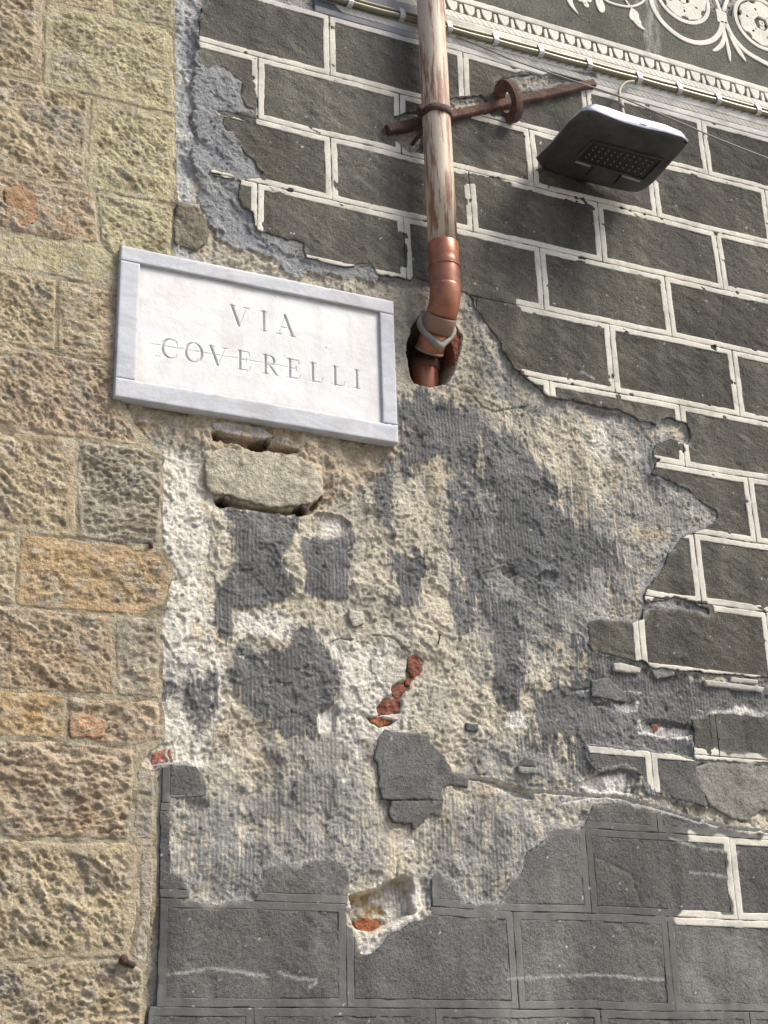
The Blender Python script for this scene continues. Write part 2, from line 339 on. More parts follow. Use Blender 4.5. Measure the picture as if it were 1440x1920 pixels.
MIDS = [(PP(p), f) for p, f in [
 ([(1090, 760), (1160, 778), (1220, 800), (1240, 880), (1320, 955), (1290, 1000), (1180, 990), (1120, 950), (1190, 880), (1160, 800)], .05),
 ([(1200, 1000), (1260, 1030), (1205, 1120), (1100, 1165), (1130, 1080)], .06), ([(890, 600), (930, 660), (980, 740), (1100, 775), (1100, 800), (960, 770), (890, 680)], .04),
 ([(318, 1500), (420, 1480), (520, 1440), (600, 1400), (690, 1440), (700, 1540), (730, 1600), (700, 1660), (650, 1680), (650, 1720), (318, 1720)], .05),
 ([(800, 1560), (860, 1500), (1000, 1490), (1110, 1500), (1090, 1560), (1010, 1570), (970, 1650), (930, 1720), (800, 1720)], .06),
 ([(500, 1380), (640, 1360), (700, 1400), (690, 1460), (600, 1440), (520, 1440)], .05),
 ([(880, 1380), (1000, 1390), (1110, 1440), (1100, 1500), (880, 1460)], .05),
 ([(820, 850), (1000, 900), (1180, 950), (1200, 1150), (1060, 1260), (920, 1260), (840, 1100)], .12)]]
PALES = [(PP(p), f) for p, f in [
 ([(318, 840), (395, 850), (400, 1000), (390, 1180), (420, 1280), (400, 1430), (330, 1440), (300, 1400), (300, 1180), (312, 1100), (290, 1000), (295, 870)], .06),
 ([(600, 1200), (760, 1190), (770, 1330), (700, 1400), (620, 1380), (625, 1290)], .04), ([(1080, 820), (1150, 800), (1200, 830), (1190, 860), (1110, 850)], .03),
 ([(955, 1334), (985, 1330), (990, 1360), (960, 1368), (944, 1366)], .006), ([(1196, 1350), (1296, 1360), (1290, 1388), (1200, 1372)], .008),
 ([(1130, 1460), (1180, 1446), (1190, 1492), (1080, 1484)], .02), ([(1110, 1316), (1195, 1316), (1190, 1336), (1120, 1330)], .02),
 ([(595, 968), (650, 975), (640, 1000), (605, 1005)], .02), ([(440, 1150), (520, 1140), (560, 1160), (545, 1200), (450, 1190)], .015)]]
B_MID = PP([(368, 60), (358, 200), (368, 240), (365, 290), (372, 330), (376, 380), (388, 415), (408, 442), (430, 465), (480, 475), (520, 495), (556, 520), (578, 512), (640, 520), (700, 530), (700, 400), (600, 60)])
RUBBLE = PP([(228, 750), (745, 835), (700, 900), (610, 940), (400, 900), (370, 830), (240, 800)])

LATE = [([(1194, 1352), (1240, 1360), (1298, 1368), (1294, 1384), (1250, 1386), (1196, 1374)], .004), ([(950, 1336), (985, 1332), (990, 1360), (962, 1368), (944, 1366)], .005),
 ([(1150, 1318), (1195, 1318), (1190, 1334), (1160, 1334)], .01), ([(1080, 1468), (1130, 1456), (1175, 1450), (1170, 1490), (1110, 1488)], .012), ([(596, 1340), (625, 1325), (628, 1366), (600, 1370)], .006),
 ([(632, 1462), (660, 1458), (655, 1466), (640, 1470)], .004), ([(1330, 1330), (1400, 1325), (1440, 1345), (1430, 1360), (1340, 1350)], .02)]
H = 0.003
GX0, GX1, GZ0, GZ1 = -0.78, 2.86, 1.60, 5.72
gx = np.arange(GX0, GX1, H); gz = np.arange(GZ0, GZ1, H)
XG, ZG = np.meshgrid(gx, gz, indexing='ij')
def sampler(Fld):
    def f(X, Z):
        a = np.clip((X - GX0) / H, 0, Fld.shape[0] - 1.001); b = np.clip((Z - GZ0) / H, 0, Fld.shape[1] - 1.001)
        i = a.astype(int); j = b.astype(int); u = a - i; v = b - j
        return (Fld[i, j] * (1 - u) + Fld[i + 1, j] * u) * (1 - v) + (Fld[i, j + 1] * (1 - u) + Fld[i + 1, j + 1] * u) * v
    return f
_edge = fbm(XG, ZG, 0.035, 5, 3, gain=.62) * 0.0056 + fbm(XG, ZG, .012, 3, 6) * .0014
SI = np.minimum(np.minimum(sdf_poly(U_P, XG, ZG, .3), sdf_poly(D_P, XG, ZG, .3)), np.minimum(sdf_poly(M_P, XG, ZG), sdf_poly(R_P, XG, ZG)))
for P in SPALL: SI = np.maximum(SI, -sdf_poly(P, XG, ZG))
SI = SI + _edge
f_intact = sampler(SI)
S_hole = sdf_poly(HOLE_PIPE, XG, ZG) + _edge * 0.5
SI = np.maximum(SI, -S_hole)
NB = np.full(XG.shape, .06, np.float32)
for P in NOBORDER: NB = np.minimum(NB, sdf_poly(P, XG, ZG))
NB = NB + _edge * 2
f_nob = sampler(NB)
SW = np.minimum(np.minimum(sdf_poly(U_P, XG, ZG, .3) - .03, sdf_poly(WHITE_D, XG, ZG)), np.minimum(sdf_poly(M_P, XG, ZG) - .02, sdf_poly(WHITE_R, XG, ZG)))
f_white = sampler(SW)
SST = sdf_poly(STONE_ZONE, XG, ZG, .3) + _edge * 0.6
f_stone = sampler(SST)
f_frame = sampler(sdf_poly(FRAME_P, XG, ZG, .2))

# ================================================================== the plastered wall
wall = thing("plaster_wall", "grey scratched plaster wall painted with white block lines, its coat fallen off in the middle", "wall", (0, 0, 0))
ROWS = 14; TB = 0.0193; GAP = 0.0014
def row_cols(r):
    off = 0.0 if r % 2 == 0 else 0.5
    cols = [off + k for k in range(-1, 8)]
    return [(max(a, -0.06), a + 1) for a in cols if a + 1 > 0.02 and a < 6.3]
def line_v(k): return {0: -0.02, 5: 5.06, 6: 5.99, 7: 6.97, 8: 7.96, 9: 8.95, 12: 11.99, 13: 13.05}.get(k, float(k))
blocks = []
for r in range(ROWS):
    for (ua, ub) in row_cols(r):
        blocks.append((r, UX(ua), UX(ub), VZ(line_v(r + 1)), VZ(line_v(r))))
COVER = np.full(XG.shape, .05, np.float32)
for (r, x0, x1, z0, z1) in blocks:
    i0, i1 = np.searchsorted(gx, [x0 - .03, x1 + .03]); j0, j1 = np.searchsorted(gz, [z0 - .03, z1 + .03])
    sl_ = (slice(i0, i1), slice(j0, j1))
    COVER[sl_] = np.minimum(COVER[sl_], rect(XG[sl_], ZG[sl_], x0 + TB, x1 - TB, z0 + TB, z1 - TB))
COVER = np.maximum(COVER, SI)
f_cover = sampler(COVER)

# ---- undercoat: every field on the grid
def blob(P, feather, amp=1.0, seed=5, X=XG, Z=ZG):
    s = sdf_poly(P, X, Z, pad=feather + .05)
    n = (_nb1 * .6 + _ns * .8 + _nb2 * .45 + _nf * .5) * max(feather, .014) * amp
    w = max(.0035, feather * .38)
    return ss(w, -w, s + n)
_nb1 = fbm(XG, ZG, 0.05, 5, 21, gain=0.65)
_nb2 = fbm(XG, ZG, 0.02, 4, 22, gain=0.6)
_nf = fbm(XG, ZG, .008, 3, 30, gain=.7, sz=5.0)
_ns = fbm(XG, ZG, .022, 4, 27, gain=.6, sz=7.0)
n_big = fbm(XG, ZG, 0.35, 3, 23)
BEIGE = np.array([.54, .49, .385]); SAND = np.array([.46, .39, .28]); LIME = np.array([.68, .65, .57]); GREY = np.array([.112, .116, .117])
MIDG = np.array([.29, .29, .27]); BLUE = np.array([.25, .26, .27])
C = np.broadcast_to(BEIGE, XG.shape + (3,)).astype(np.float32).copy()
C = mixc(C, SAND, ss(.1, .9, _nb1 + n_big * .6) * .6)
C = mixc(C, [.30, .29, .25], ss(.15, .5, fbm(XG, ZG, .12, 4, 25) + _nb2 * .4) * .55)
for P, f in PALES: C = mixc(C, LIME, blob(P, f) * .85)
grey_w = np.zeros(XG.shape, np.float32)
for P, f in GREYS: grey_w = np.maximum(grey_w, blob(P, f))
mid_w = np.zeros(XG.shape, np.float32)
for P, f in MIDS: mid_w = np.maximum(mid_w, blob(P, f))
mid_w *= ss(-.95, .0, _nb2 * .7 + _nb1 * .4 + _ns * .5)
C = mixc(C, MIDG, mid_w * .9); C = mixc(C, [.17, .17, .165], mid_w * ss(.0, .8, _ns + .5 * _nb1) * .6)
gd = ss(-.8, 1.0, fbm(XG, ZG, .10, 4, 26, gain=.6) + .3 * _nb2)
strk = ss(.0, .9, fbm(XG, ZG, .035, 4, 28, gain=.6, sz=9.0)) * ss(UX(-.1), UX(.5), XG)
C = mixc(C, C * .55, strk * .75)
C = mixc(C, GREY, grey_w * ss(-1.3, -.7, _nb2 + _nb1 * .2) * .95); C = mixc(C, [.255, .255, .245], grey_w * np.clip(gd * .7 + .5 * ss(0, 1, _ns), 0, 1) * .6)
xl = PP([(318, 0), (372, 0), (365, 380)])[:, 0]
strip = ss(xl[1] + .03, xl[1] - .03, XG) * ss(VZ(4.6), VZ(4.1), ZG)
C = mixc(C, [.40, .42, .43], strip * .8); C = mixc(C, LIME, strip * ss(.1, .4, _nb1) * ss(VZ(0.6), VZ(2.2), ZG) * .8)
midl = sdf_poly(B_MID, XG, ZG) + _edge * 2.5 + _nb1 * .006
near_u = np.minimum(midl, SI - 0.022 - n_big * .02)
bw = ss(.002, -.002, near_u)
near_w = ss(.05, .0, SI + _nb1 * .02) * ss(VZ(9), VZ(7.8), ZG)
C = mixc(C, BLUE, np.maximum(ss(.002, -.006, midl) * .92, near_w * .6))
C = mixc(C, [.42, .43, .43], ss(.002, -.006, midl) * ss(.25, .6, _nb1) * .6)
rub = blob(RUBBLE, .03)
C = mixc(C, [.52, .42, .30], rub * .7); C = mixc(C, [.42, .25, .10], rub * ss(.45, .8, fbm(XG, ZG, .06, 3, 31)) * .6)
lime_low = blob(LIME_LOW, .006); C = mixc(C, [.66, .62, .54], lime_low)
hl = sdf_poly(HOLE_LOW, XG, ZG) + _edge
C = mixc(C, [.50, .38, .20], ss(.002, -.01, hl) * ss(-.4, .4, _nb1)); 
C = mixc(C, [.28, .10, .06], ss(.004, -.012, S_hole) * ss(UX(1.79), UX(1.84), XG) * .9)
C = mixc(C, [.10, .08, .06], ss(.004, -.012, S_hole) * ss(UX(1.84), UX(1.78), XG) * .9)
for p_, f_ in LATE: C = mixc(C, [.68, .66, .60], blob(PP(p_), f_, .5) * .9)
for p_, w_ in ([[(1225, 1368), (1300, 1375), (1440, 1392)], .004], [[(1300, 1398), (1350, 1400), (1440, 1412)], .002], [[(1085, 1296), (1140, 1290), (1200, 1300)], .002], [[(1130, 1180), (1170, 1185)], .0015],
               [[(1300, 1330), (1370, 1345), (1440, 1350)], .002], [[(1000, 1190), (1040, 1196)], .0015], [[(1240, 1240), (1300, 1252), (1380, 1262)], .0015]):
    C = mixc(C, [.50, .50, .47], ss(w_ * 1.5, w_ * .3, sdf_line(PP(p_), XG, ZG) + _nb2 * .003) * .7)
# white abraded scuffs beside the long crack
for (P, w, dd) in CRACKS[:2]:
    s = sdf_line(P, XG, ZG); C = mixc(C, [.66, .64, .58], ss(.011, .003, s + _nb2 * .004) * .9)
comb_w = np.clip(grey_w + mid_w * .9 + near_w * .3, 0, 1)
comb_w = np.maximum(comb_w, blob(PP([(780, 760), (1180, 770), (1330, 960), (1200, 1160), (1000, 1240), (860, 1200), (800, 900)]), .08) * .7)
comb_w = np.maximum(comb_w, blob(PP([(320, 1440), (1000, 1420), (1000, 1700), (320, 1720)]), .06) * .8)
comb_w *= 1 - np.maximum(rub, ss(.0, -.01, midl))
comb_w *= 1 - np.clip(strip, 0, 1) * .8
comb_w *= .35 + .65 * ss(-.35, .45, fbm(XG, ZG, .10, 3, 29))
# relief
lg = fbm(XG, ZG, .16, 3, 41) * .006
rough_amp = 1 - .6 * np.clip(comb_w, 0, 1)
tn = fbm(XG, ZG, .085, 4, 42, gain=.55)
terr = (ss(.10, .16, tn) + ss(.48, .53, tn) - ss(-.30, -.36, tn)) * .0045
pit1, _p = worley(XG, ZG, .016, 1)
_nb3 = fbm(XG, ZG, .011, 3, 24, gain=.7)
hh = -.004 + lg + (.5 + .5 * rough_amp) * _nb3 * .0017 + rough_amp * (terr * 1.0 + _nb1 * .0026 + _nb2 * .0017 - .0022 * ss(.42, .1, pit1)) + (1 - rough_amp) * (_nb1 * .0012)
rb, _p = worley(XG + _nb1 * .01, ZG + _nb2 * .01, .045, 2)
hh += rub * (.5 - rb) * .016
# grey combed coat lies a little proud of the beige one, with a torn edge
hh += np.maximum(grey_w * .0035, mid_w * .001)
# flakes of the middle coat
hh = np.where(midl < 0, np.maximum(hh * .45 + .004, hh * .45 + .004) + ss(.0, -.004, midl) * .0015 + (ss(.05, .10, fbm(XG, ZG, .07, 4, 44, sx=1.4, rot=-.5)) * .004 + ss(-.3, -.36, fbm(XG, ZG, .05, 5, 45, sx=1.6, rot=-.6)) * -.003), hh)
lay_ = ss(.0012, -.0012, SI - .009 + _nb2 * .008 - n_big * .006) * (SI > -.02)
hh = hh * (1 - .5 * lay_) + lay_ * .0036; C = mixc(C, [.27, .275, .27], lay_ * .7)
hh += .0050 * ss(VZ(9.4), VZ(10.3), ZG) * ss(.15, .0, SI)
for (P, dp) in SMALL_HOLES:
    s = sdf_poly(P, XG, ZG) + _edge * .6; hh -= ss(.002, -.003 - dp * .12, s) * dp
    if dp >= .02: C = mixc(C, [.22, .14, .09], ss(.0, -.004, s) * .7)
hh -= ss(.002, -.010, hl) * .045 * (1 + .3 * _nb1)
hh = hh - np.clip((-S_hole) * 9, 0, .17) * (S_hole < 0)
hh += ss(.012, .0, S_hole) * .003 * (S_hole > 0)
for (P, w, dd) in CRACKS:
    s = sdf_line(P, XG, ZG) + _nb2 * .0012; hh -= ss(w * 1.3, w * .3, s) * dd * (S_hole > 0)
hh -= ss(.004, -.004, SST) * .004
hh = np.where(SI < -.003, np.minimum(hh, .003), hh)
f_h = sampler(hh.astype(np.float32)); f_c = [sampler(np.ascontiguousarray(C[..., k])) for k in range(3)]; f_cb = sampler(comb_w.astype(np.float32))
def under_c(x, z, s):
    return np.stack([f_c[0](x, z), f_c[1](x, z), f_c[2](x, z), f_cb(x, z)], -1)
o = patch("undercoat", (GX0, GX1 - .01, GZ0, GZ1 - .01), H, lambda X, Z: np.maximum(f_frame(X, Z), -f_stone(X, Z) - .006),
          lambda x, z, s: f_h(x, z), under_c, M_under, wall, back=None, drop=lambda X, Z: f_cover(X, Z) < -.011)
o["label"] = "rough beige and grey combed undercoat laid bare where the plaster fell"

# ---- plaster blocks: dark scraped face with a border of its own
DK1 = np.array([.092, .087, .075]); DK2 = np.array([.122, .121, .114])
FCR = [(PP(p),) for p in [[(1377, 333), (1372, 370), (1374, 400), (1368, 430)], [(1352, 556), (1350, 590), (1338, 630)], [(560, 700), (565, 710)], [(1062, 395), (1070, 430), (1060, 470)],
    [(1100, 1600), (1180, 1640), (1200, 1700)], [(955, 1745), (965, 1800), (960, 1860), (968, 1920)], [(640, 1720), (642, 1780)]]]
def face_h(x, z, s):
    n = fbm(x, z, .03, 4, 61, gain=.7, sx=2.6, rot=-.5) * .0019 + fbm(x, z, .3, 2, 62) * .002
    chip = ss(.50, .58, fbm(x, z, .035, 3, 63)) * .0015
    lw_ = ss(VZ(9.2), VZ(10.4), z)
    for P, in FCR: chip = chip + ss(.0035, .0005, sdf_line(P, x, z) + fbm(x, z, .02, 3, 56) * .002) * .003
    return .0098 + n * (1 - .35 * lw_) - chip - ss(-.0045, 0, s) * .0014 * (1 - .75 * lw_)
TONE = [1.0]
def face_c(x, z, s):
    lowm = ss(VZ(9.2), VZ(10.4), z) * 1.0
    c = np.tile(DK1, (len(x), 1)).astype(np.float32)
    c = mixc(c, [.104, .098, .080], ss(-.3, .6, fbm(x, z, .15, 3, 64)))
    c = mixc(c, DK2, lowm); c = mixc(c, [.20, .195, .18], lowm * ss(-.15, .75, fbm(x, z, .25, 5, 65, gain=.68, sz=1.7)) * .75); c = mixc(c, [.070, .071, .070], lowm * ss(.0, .8, fbm(x, z, .12, 4, 57, sz=4.0)) * .6)
    c = mixc(c, [.17, .165, .13], ss(-.1, .9, fbm(x, z, .022, 4, 66, gain=.75, sx=3.5, rot=-.5) + .35 * fbm(x, z, .3, 2, 60)) * .60 * (1 - .5 * lowm))
    c = mixc(c, [.20, .20, .18], ss(VZ(3.5), VZ(.5), z) * ss(UX(2.2), UX(1.0), x) * .18)
    c = mixc(c, [.30, .29, .25], ss(-.016, .0, f_intact(x, z)) * ss(.0, .5, fbm(x, z, .03, 3, 67)) * .5)
    c = mixc(c, [.62, .60, .54], ss(1.22, 1.3, fbm(x, z, .012, 2, 68)) * .7)
    c = mixc(c, [.060, .058, .052], ss(.1, .9, fbm(x, z, .18, 4, 59, sz=2.5)) * .5 * (1 - lowm))
    c = c * (TONE[0] * (1 + .16 * fbm(x, z, .05, 4, 55, sz=7.0, gain=.6)))[:, None] if np.ndim(TONE[0]) else c * (TONE[0] * (1 + .2 * fbm(x, z, .05, 4, 55, sz=7.0, gain=.6)))[:, None]
    for P in SCUFFS:
        c = mixc(c, [.42, .41, .39], ss(.005, .001, sdf_line(P, x, z) + fbm(x, z, .01, 3, 69) * .0025) * .6)
    return rgba(c)
SCUFFS = [PP(p) for p in [[(312, 1828), (350, 1824), (392, 1816), (440, 1822), (500, 1832)], [(522, 1822), (535, 1830), (560, 1836), (590, 1838)],
    [(590, 1838), (588, 1848), (575, 1852)], [(950, 1836), (1000, 1834), (1060, 1830), (1120, 1829), (1180, 1834), (1240, 1838)], [(1250, 1572), (1310, 1592), (1380, 1600)],
    [(1290, 1636), (1340, 1642), (1380, 1650)], [(1085, 700), (1110, 712)]]]
def bord_h(x, z, s):
    return .0113 - .0012 * ss(-.002, .004, f_white(x, z)) + fbm(x, z, .3, 2, 62) * .002 + fbm(x, z, .02, 3, 71) * .0005 - ss(-.002, 0, s) * .0007 * (1 - .8 * ss(-.002, .004, f_white(x, z)))
def bord_c(x, z, s):
    c = np.tile(np.array([.60, .572, .49]), (len(x), 1)).astype(np.float32)
    c = mixc(c, [.36, .35, .31], ss(-.2, .9, fbm(x, z, .06, 5, 72, gain=.65)) * .65)
    c = mixc(c, [.40, .41, .42], ss(VZ(.12), VZ(-.02), z) * .5)
    g = ss(-.002, .004, f_white(x, z) + fbm(x, z, .05, 3, 73) * .012)
    cl = face_c(x, z, s)[:, :3]; c = c * (1 - g[:, None]) + cl * g[:, None]
    return rgba(c)
F_fill = lambda X, Z: f_frame(X, Z)
for (r, x0, x1, z0, z1) in blocks:
    TONE[0] = random.uniform(.88, 1.16)
    cx, cz = (x0 + x1) / 2, (z0 + z1) / 2
    gp = GAP if r < 10 else .0008
    def s_face(X, Z):
        wv_ = fbm(X, Z, .22, 2, 58) * .0022; X0_, Z0_ = X, Z; X = X + wv_; Z = Z + wv_
        rr = rect(X, Z, x0 + TB + .0003, x1 - TB - .0003, z0 + TB + .0003, z1 - TB - .0003)
        full = rect(X, Z, x0 + gp, x1 - gp, z0 + gp, z1 - gp); X, Z = X0_, Z0_
        rr = (full if r < 10 else np.where(f_nob(X, Z) < 0, full, rr)) + fbm(X, Z, .03, 3, 75) * .0007
        return np.maximum(np.maximum(rr, f_intact(X, Z)), np.maximum(F_fill(X, Z), .012 - f_stone(X, Z)))
    b = patch("plaster_block", (x0 - .006, x1 + .006, z0 - .006, z1 + .006), .0042, s_face, face_h, face_c, M_face, wall, back=-.004, split=True)
    def s_bord(X, Z):
        wv_ = fbm(X, Z, .22, 2, 58) * .0022; X0_, Z0_ = X, Z; X = X + wv_; Z = Z + wv_
        outer = rect(X, Z, x0 + gp, x1 - gp, z0 + gp, z1 - gp)
        inner = rect(X, Z, x0 + TB, x1 - TB, z0 + TB, z1 - TB); X, Z = X0_, Z0_
        worn = .0025 - (f_nob(X, Z)) 
        wob = fbm(X, Z, .035, 3, 76) * .0010 + ss(.80, 1.05, fbm(X, Z, .05, 3, 77)) * (.007 if r < 10 else 0)
        return np.maximum(np.maximum(outer, -inner) + wob, np.maximum(np.maximum(f_intact(X, Z) + .0015, worn), np.maximum(F_fill(X, Z), .012 - f_stone(X, Z))))
    # lines ruled into the grey coat keep a gap; white ones lie against the face
    patch("block_border", (x0 - .003, x1 + .003, z0 - .003, z1 + .003), .0030, s_bord, bord_h, bord_c, M_white, b if b else wall, back=.004, split=True)

# ---- loose pieces left on the undercoat
def frag(name, pts, col, h0, mat, step=.003, rough=.0012, back=-.012, label=None, parent=None, d=0.0, scale=.03, wob=.003):
    P = PP(pts, d); bx = (P[:, 0].min() - .012, P[:, 0].max() + .012, P[:, 1].min() - .012, P[:, 1].max() + .012)
    cc = np.array(col, np.float32)
    def hf(x, z, s): return h0 + fbm(x, z, scale, 4, 81, gain=.6) * rough - ss(-.003, 0, s) * .0015
    def cf(x, z, s):
        c = np.tile(cc, (len(x), 1)); c = mixc(c, cc * .6, ss(.0, .8, fbm(x, z, .03, 4, 82)) * .6); return rgba(mixc(c, np.minimum(cc * 1.5, .7), ss(.3, .9, fbm(x, z, .02, 3, 83)) * .4))
    o = patch(name, bx, step, lambda X, Z: sdf_poly(P, X, Z) + fbm(X, Z, .02, 3, 84) * wob, hf, cf, mat, parent or wall, back=back)
    if o and label: o["label"] = label
    return o
frag("plaster_flake", [(718, 1371), (804, 1377), (806, 1394), (832, 1420), (847, 1450), (877, 1461), (876, 1480), (844, 1472), (829, 1476), (827, 1500), (735, 1500), (716, 1500), (709, 1476), (707, 1435), (699, 1424), (703, 1397)],
     (.15, .15, .14), .0085, M_face, label="island of dark grey plaster left hanging below the exposed bricks")
frag("plaster_flake", [(731, 1503), (829, 1503), (829, 1514), (825, 1532), (806, 1525), (791, 1540), (776, 1555), (769, 1544), (735, 1542), (729, 1529)], (.14, .14, .13), .0075, M_face, label="ragged lower strip of the dark plaster island")
frag("plaster_flake", [(873, 1357), (895, 1359), (895, 1372), (873, 1370)], (.13, .13, .125), .008, M_face, wob=.001)
frag("plaster_flake", [(968, 1437), (1005, 1441), (1003, 1452), (972, 1450)], (.28, .28, .26), .010, M_face, wob=.001)
frag("plaster_flake", [(972, 1436), (985, 1420), (1000, 1426), (1004, 1440)], (.13, .13, .125), .006, M_face, wob=.001)
frag("border_flake", [(1148, 1245), (1160, 1244), (1198, 1254), (1196, 1263), (1175, 1262), (1148, 1258)], (.42, .40, .34), .011, M_white, wob=.001)
frag("border_flake", [(1316, 1276), (1430, 1290), (1426, 1299), (1322, 1287)], (.40, .39, .34), .011, M_white, wob=.001)
frag("border_flake", [(1368, 1271), (1418, 1277), (1416, 1285), (1366, 1280)], (.38, .37, .33), .0115, M_white, wob=.001)
frag("plaster_flake", [(1300, 1440), (1340, 1430), (1460, 1440), (1460, 1518), (1420, 1522), (1400, 1540), (1372, 1536), (1328, 1512), (1310, 1480)], (.24, .23, .20), .009, M_face, rough=.002, label="smooth pale grey patch with a torn lower edge at the right")
frag("plaster_flake", [(1108, 1275), (1142, 1272), (1172, 1300), (1175, 1315), (1140, 1312), (1110, 1306)], (.165, .165, .16), .004, M_face)
frag("plaster_flake", [(1216, 1254), (1258, 1250), (1262, 1268), (1230, 1273)], (.24, .24, .22), .007, M_face)
# rubble and bricks showing through
frag("rubble_stone", [(383, 863), (399, 848), (424, 842), (455, 846), (496, 848), (521, 853), (554, 856), (583, 871), (603, 894), (607, 922), (599, 931), (583, 945), (554, 947), (527, 953), (477, 945), (434, 931), (399, 927), (389, 910)],
     (.47, .43, .33), .006, M_stone, rough=.003, label="pale rounded building stone bared under the marble plaque", wob=.004)
frag("rubble_stone", [(394, 793), (410, 791), (450, 795), (500, 808), (512, 818), (500, 822), (470, 822), (430, 815), (400, 803)], (.58, .53, .46), .004, M_stone, rough=.0015)
frag("rubble_stone", [(695, 1236), (762, 1243), (760, 1272), (736, 1283), (708, 1276), (698, 1258)], (.56, .53, .45), .002, M_stone, rough=.002)
frag("rubble_stone", [(330, 382), (347, 384), (369, 393), (385, 417), (390, 440), (387, 453), (369, 471), (327, 464), (324, 426)], (.24, .21, .16), .012, M_stone, rough=.007, scale=.05)
frag("rubble_stone", [(655, 1140), (680, 1148), (682, 1168), (665, 1172), (655, 1160)], (.52, .49, .42), -.001, M_stone, rough=.001)
BR = (.28, .12, .08)
for i, pts in enumerate([[(766, 1233), (775, 1226), (790, 1228), (794, 1240), (792, 1264), (778, 1268), (768, 1254)], [(764, 1270), (780, 1270), (778, 1290), (762, 1284)],
    [(732, 1284), (760, 1282), (768, 1292), (764, 1306), (745, 1308), (734, 1298)], [(712, 1314), (734, 1306), (752, 1310), (756, 1334), (735, 1339), (706, 1337), (706, 1325)],
    [(692, 1345), (710, 1346), (742, 1351), (735, 1356), (715, 1361), (702, 1355)], [(704, 1362), (716, 1364), (716, 1376), (704, 1384)], [(658, 1303), (676, 1302), (674, 1311), (664, 1311)],
    [(1222, 1358), (1238, 1356), (1240, 1366), (1230, 1372)], [(673, 1722), (700, 1715), (720, 1722), (722, 1735), (708, 1745), (690, 1744), (676, 1734)]]):
    dep = -.036 if i == 8 else (-.003 if i == 6 else -.0085)
    frag("brick", pts, (.38, .15, .075) if i in (4, 7, 8) else BR, dep, M_brickm, step=.0022, rough=.0035, back=-.07, scale=.018, wob=.003)
frag("brick", [(848, 612), (872, 632), (878, 668), (874, 690), (858, 694), (850, 660)], (.26, .10, .07), -.004, M_brickm, step=.0025, rough=.004, back=-.05, scale=.02)
frag("brick", [(284, 1412), (300, 1406), (318, 1407), (320, 1424), (305, 1432), (282, 1434)], (.46, .20, .15), .004, M_brickm, step=.0025, rough=.004, scale=.02)

# ---- scratched frieze along the top right
FX0, FX1 = UX(.9), 2.84
def fbox(va, vb, x0=FX0, x1=FX1): return (x0, x1, VZ(vb), VZ(va))
def strip_patch(name, va, vb, h0, colr, mat, step=.003, x0=FX0, label=None, holes=None):
    z1, z0 = VZ(va), VZ(vb)
    def sf(X, Z):
        return np.maximum(rect(X, Z, x0, FX1, z0, z1) + fbm(X, Z, .03, 3, 91) * .0006, np.maximum(f_frame(X, Z), f_tie(X, Z)))
    def cf(x, z, s):
        c = np.tile(np.array(colr, np.float32), (len(x), 1)); c = mixc(c, np.array(colr) * .62, ss(-.1, .9, fbm(x, z, .09, 4, 92)) * .6)
        c = mixc(c, [.17, .18, .20], ss(UX(1.9), UX(1.2), x) * ss(VZ(-.55), VZ(-.3), z * 1.0 * 1.0 + 0 * x) * 0 + ss(UX(2.2), UX(1.3), x) * DIRT)
        if va < -2: c = mixc(c, [.46, .46, .42], ss(.05, .01, np.abs(x - wx_) + fbm(x, z, .04, 3, 93, sz=4) * .02) * ss(-.3, .7, fbm(x, z, .02, 4, 94, sz=6)) * .75)
        return rgba(c)
    DIRT = .85 if vb > -.3 else 0.0; wx_ = W(1222, 80)[0]
    o = patch(name, (x0, FX1, z0 - .004, z1 + .004), step, sf, lambda x, z, s: h0 + fbm(x, z, .3, 2, 62) * .002 + fbm(x, z, .02, 3, 71) * .0006 - ss(-.002, 0, s) * .0008, cf, mat, wall, back=0.0)
    if o and label: o["label"] = label
    return o
TIE_SPALL = PP([(1000, 148), (1050, 132), (1115, 140), (1118, 160), (1050, 165)])
f_tie = lambda X, Z: -sdf_poly(TIE_SPALL, X, Z) 
WHT = (.68, .66, .58)
strip_patch("frieze_ground", -2.3, -1.045, .0085, (.14, .14, .115), M_face, step=.004, label="dark scratched ground behind the white scrolls")
strip_patch("frieze_ground", -.935, -.60, .0075, (.16, .155, .13), M_face, step=.004)
strip_patch("frieze_ground", -.26, -.13, .0075, (.12, .12, .115), M_face, step=.004)
strip_patch("plain_band", -1.043, -.943, .0115, WHT, M_white, label="topmost plain white band of the frieze")
strip_patch("plain_band", -.612, -.262, .0113, WHT, M_white)
strip_patch("plain_band", -.133, -.035, .0113, (.55, .54, .50), M_white)
def proto(name, Ppts, h0, col, step, parent, notch=None, back=.006):
    P = np.array(Ppts)
    def sf(X, Z):
        s = sdf_poly(P, X, Z)
        if notch is not None: s = np.maximum(s, .0009 - sdf_line(np.array(notch), X, Z))
        return s
    bx = (P[:, 0].min() - .004, P[:, 0].max() + .004, P[:, 1].min() - .004, P[:, 1].max() + .004)
    return patch(name, bx, step, sf, lambda x, z, s: h0 + 0 * x - ss(-.0015, 0, s) * .0006, lambda x, z, s: rgba(np.tile(np.array(col, np.float32), (len(x), 1))), M_white, parent, back=back)
def repeat(src, xs, dz=None):
    for i, x in enumerate(xs):
        c = src if i == 0 else src.copy()
        if i: COL.objects.link(c); c.parent = src.parent
        c.location = (x, 0, 0)
        c.scale = (1, 1, 1)
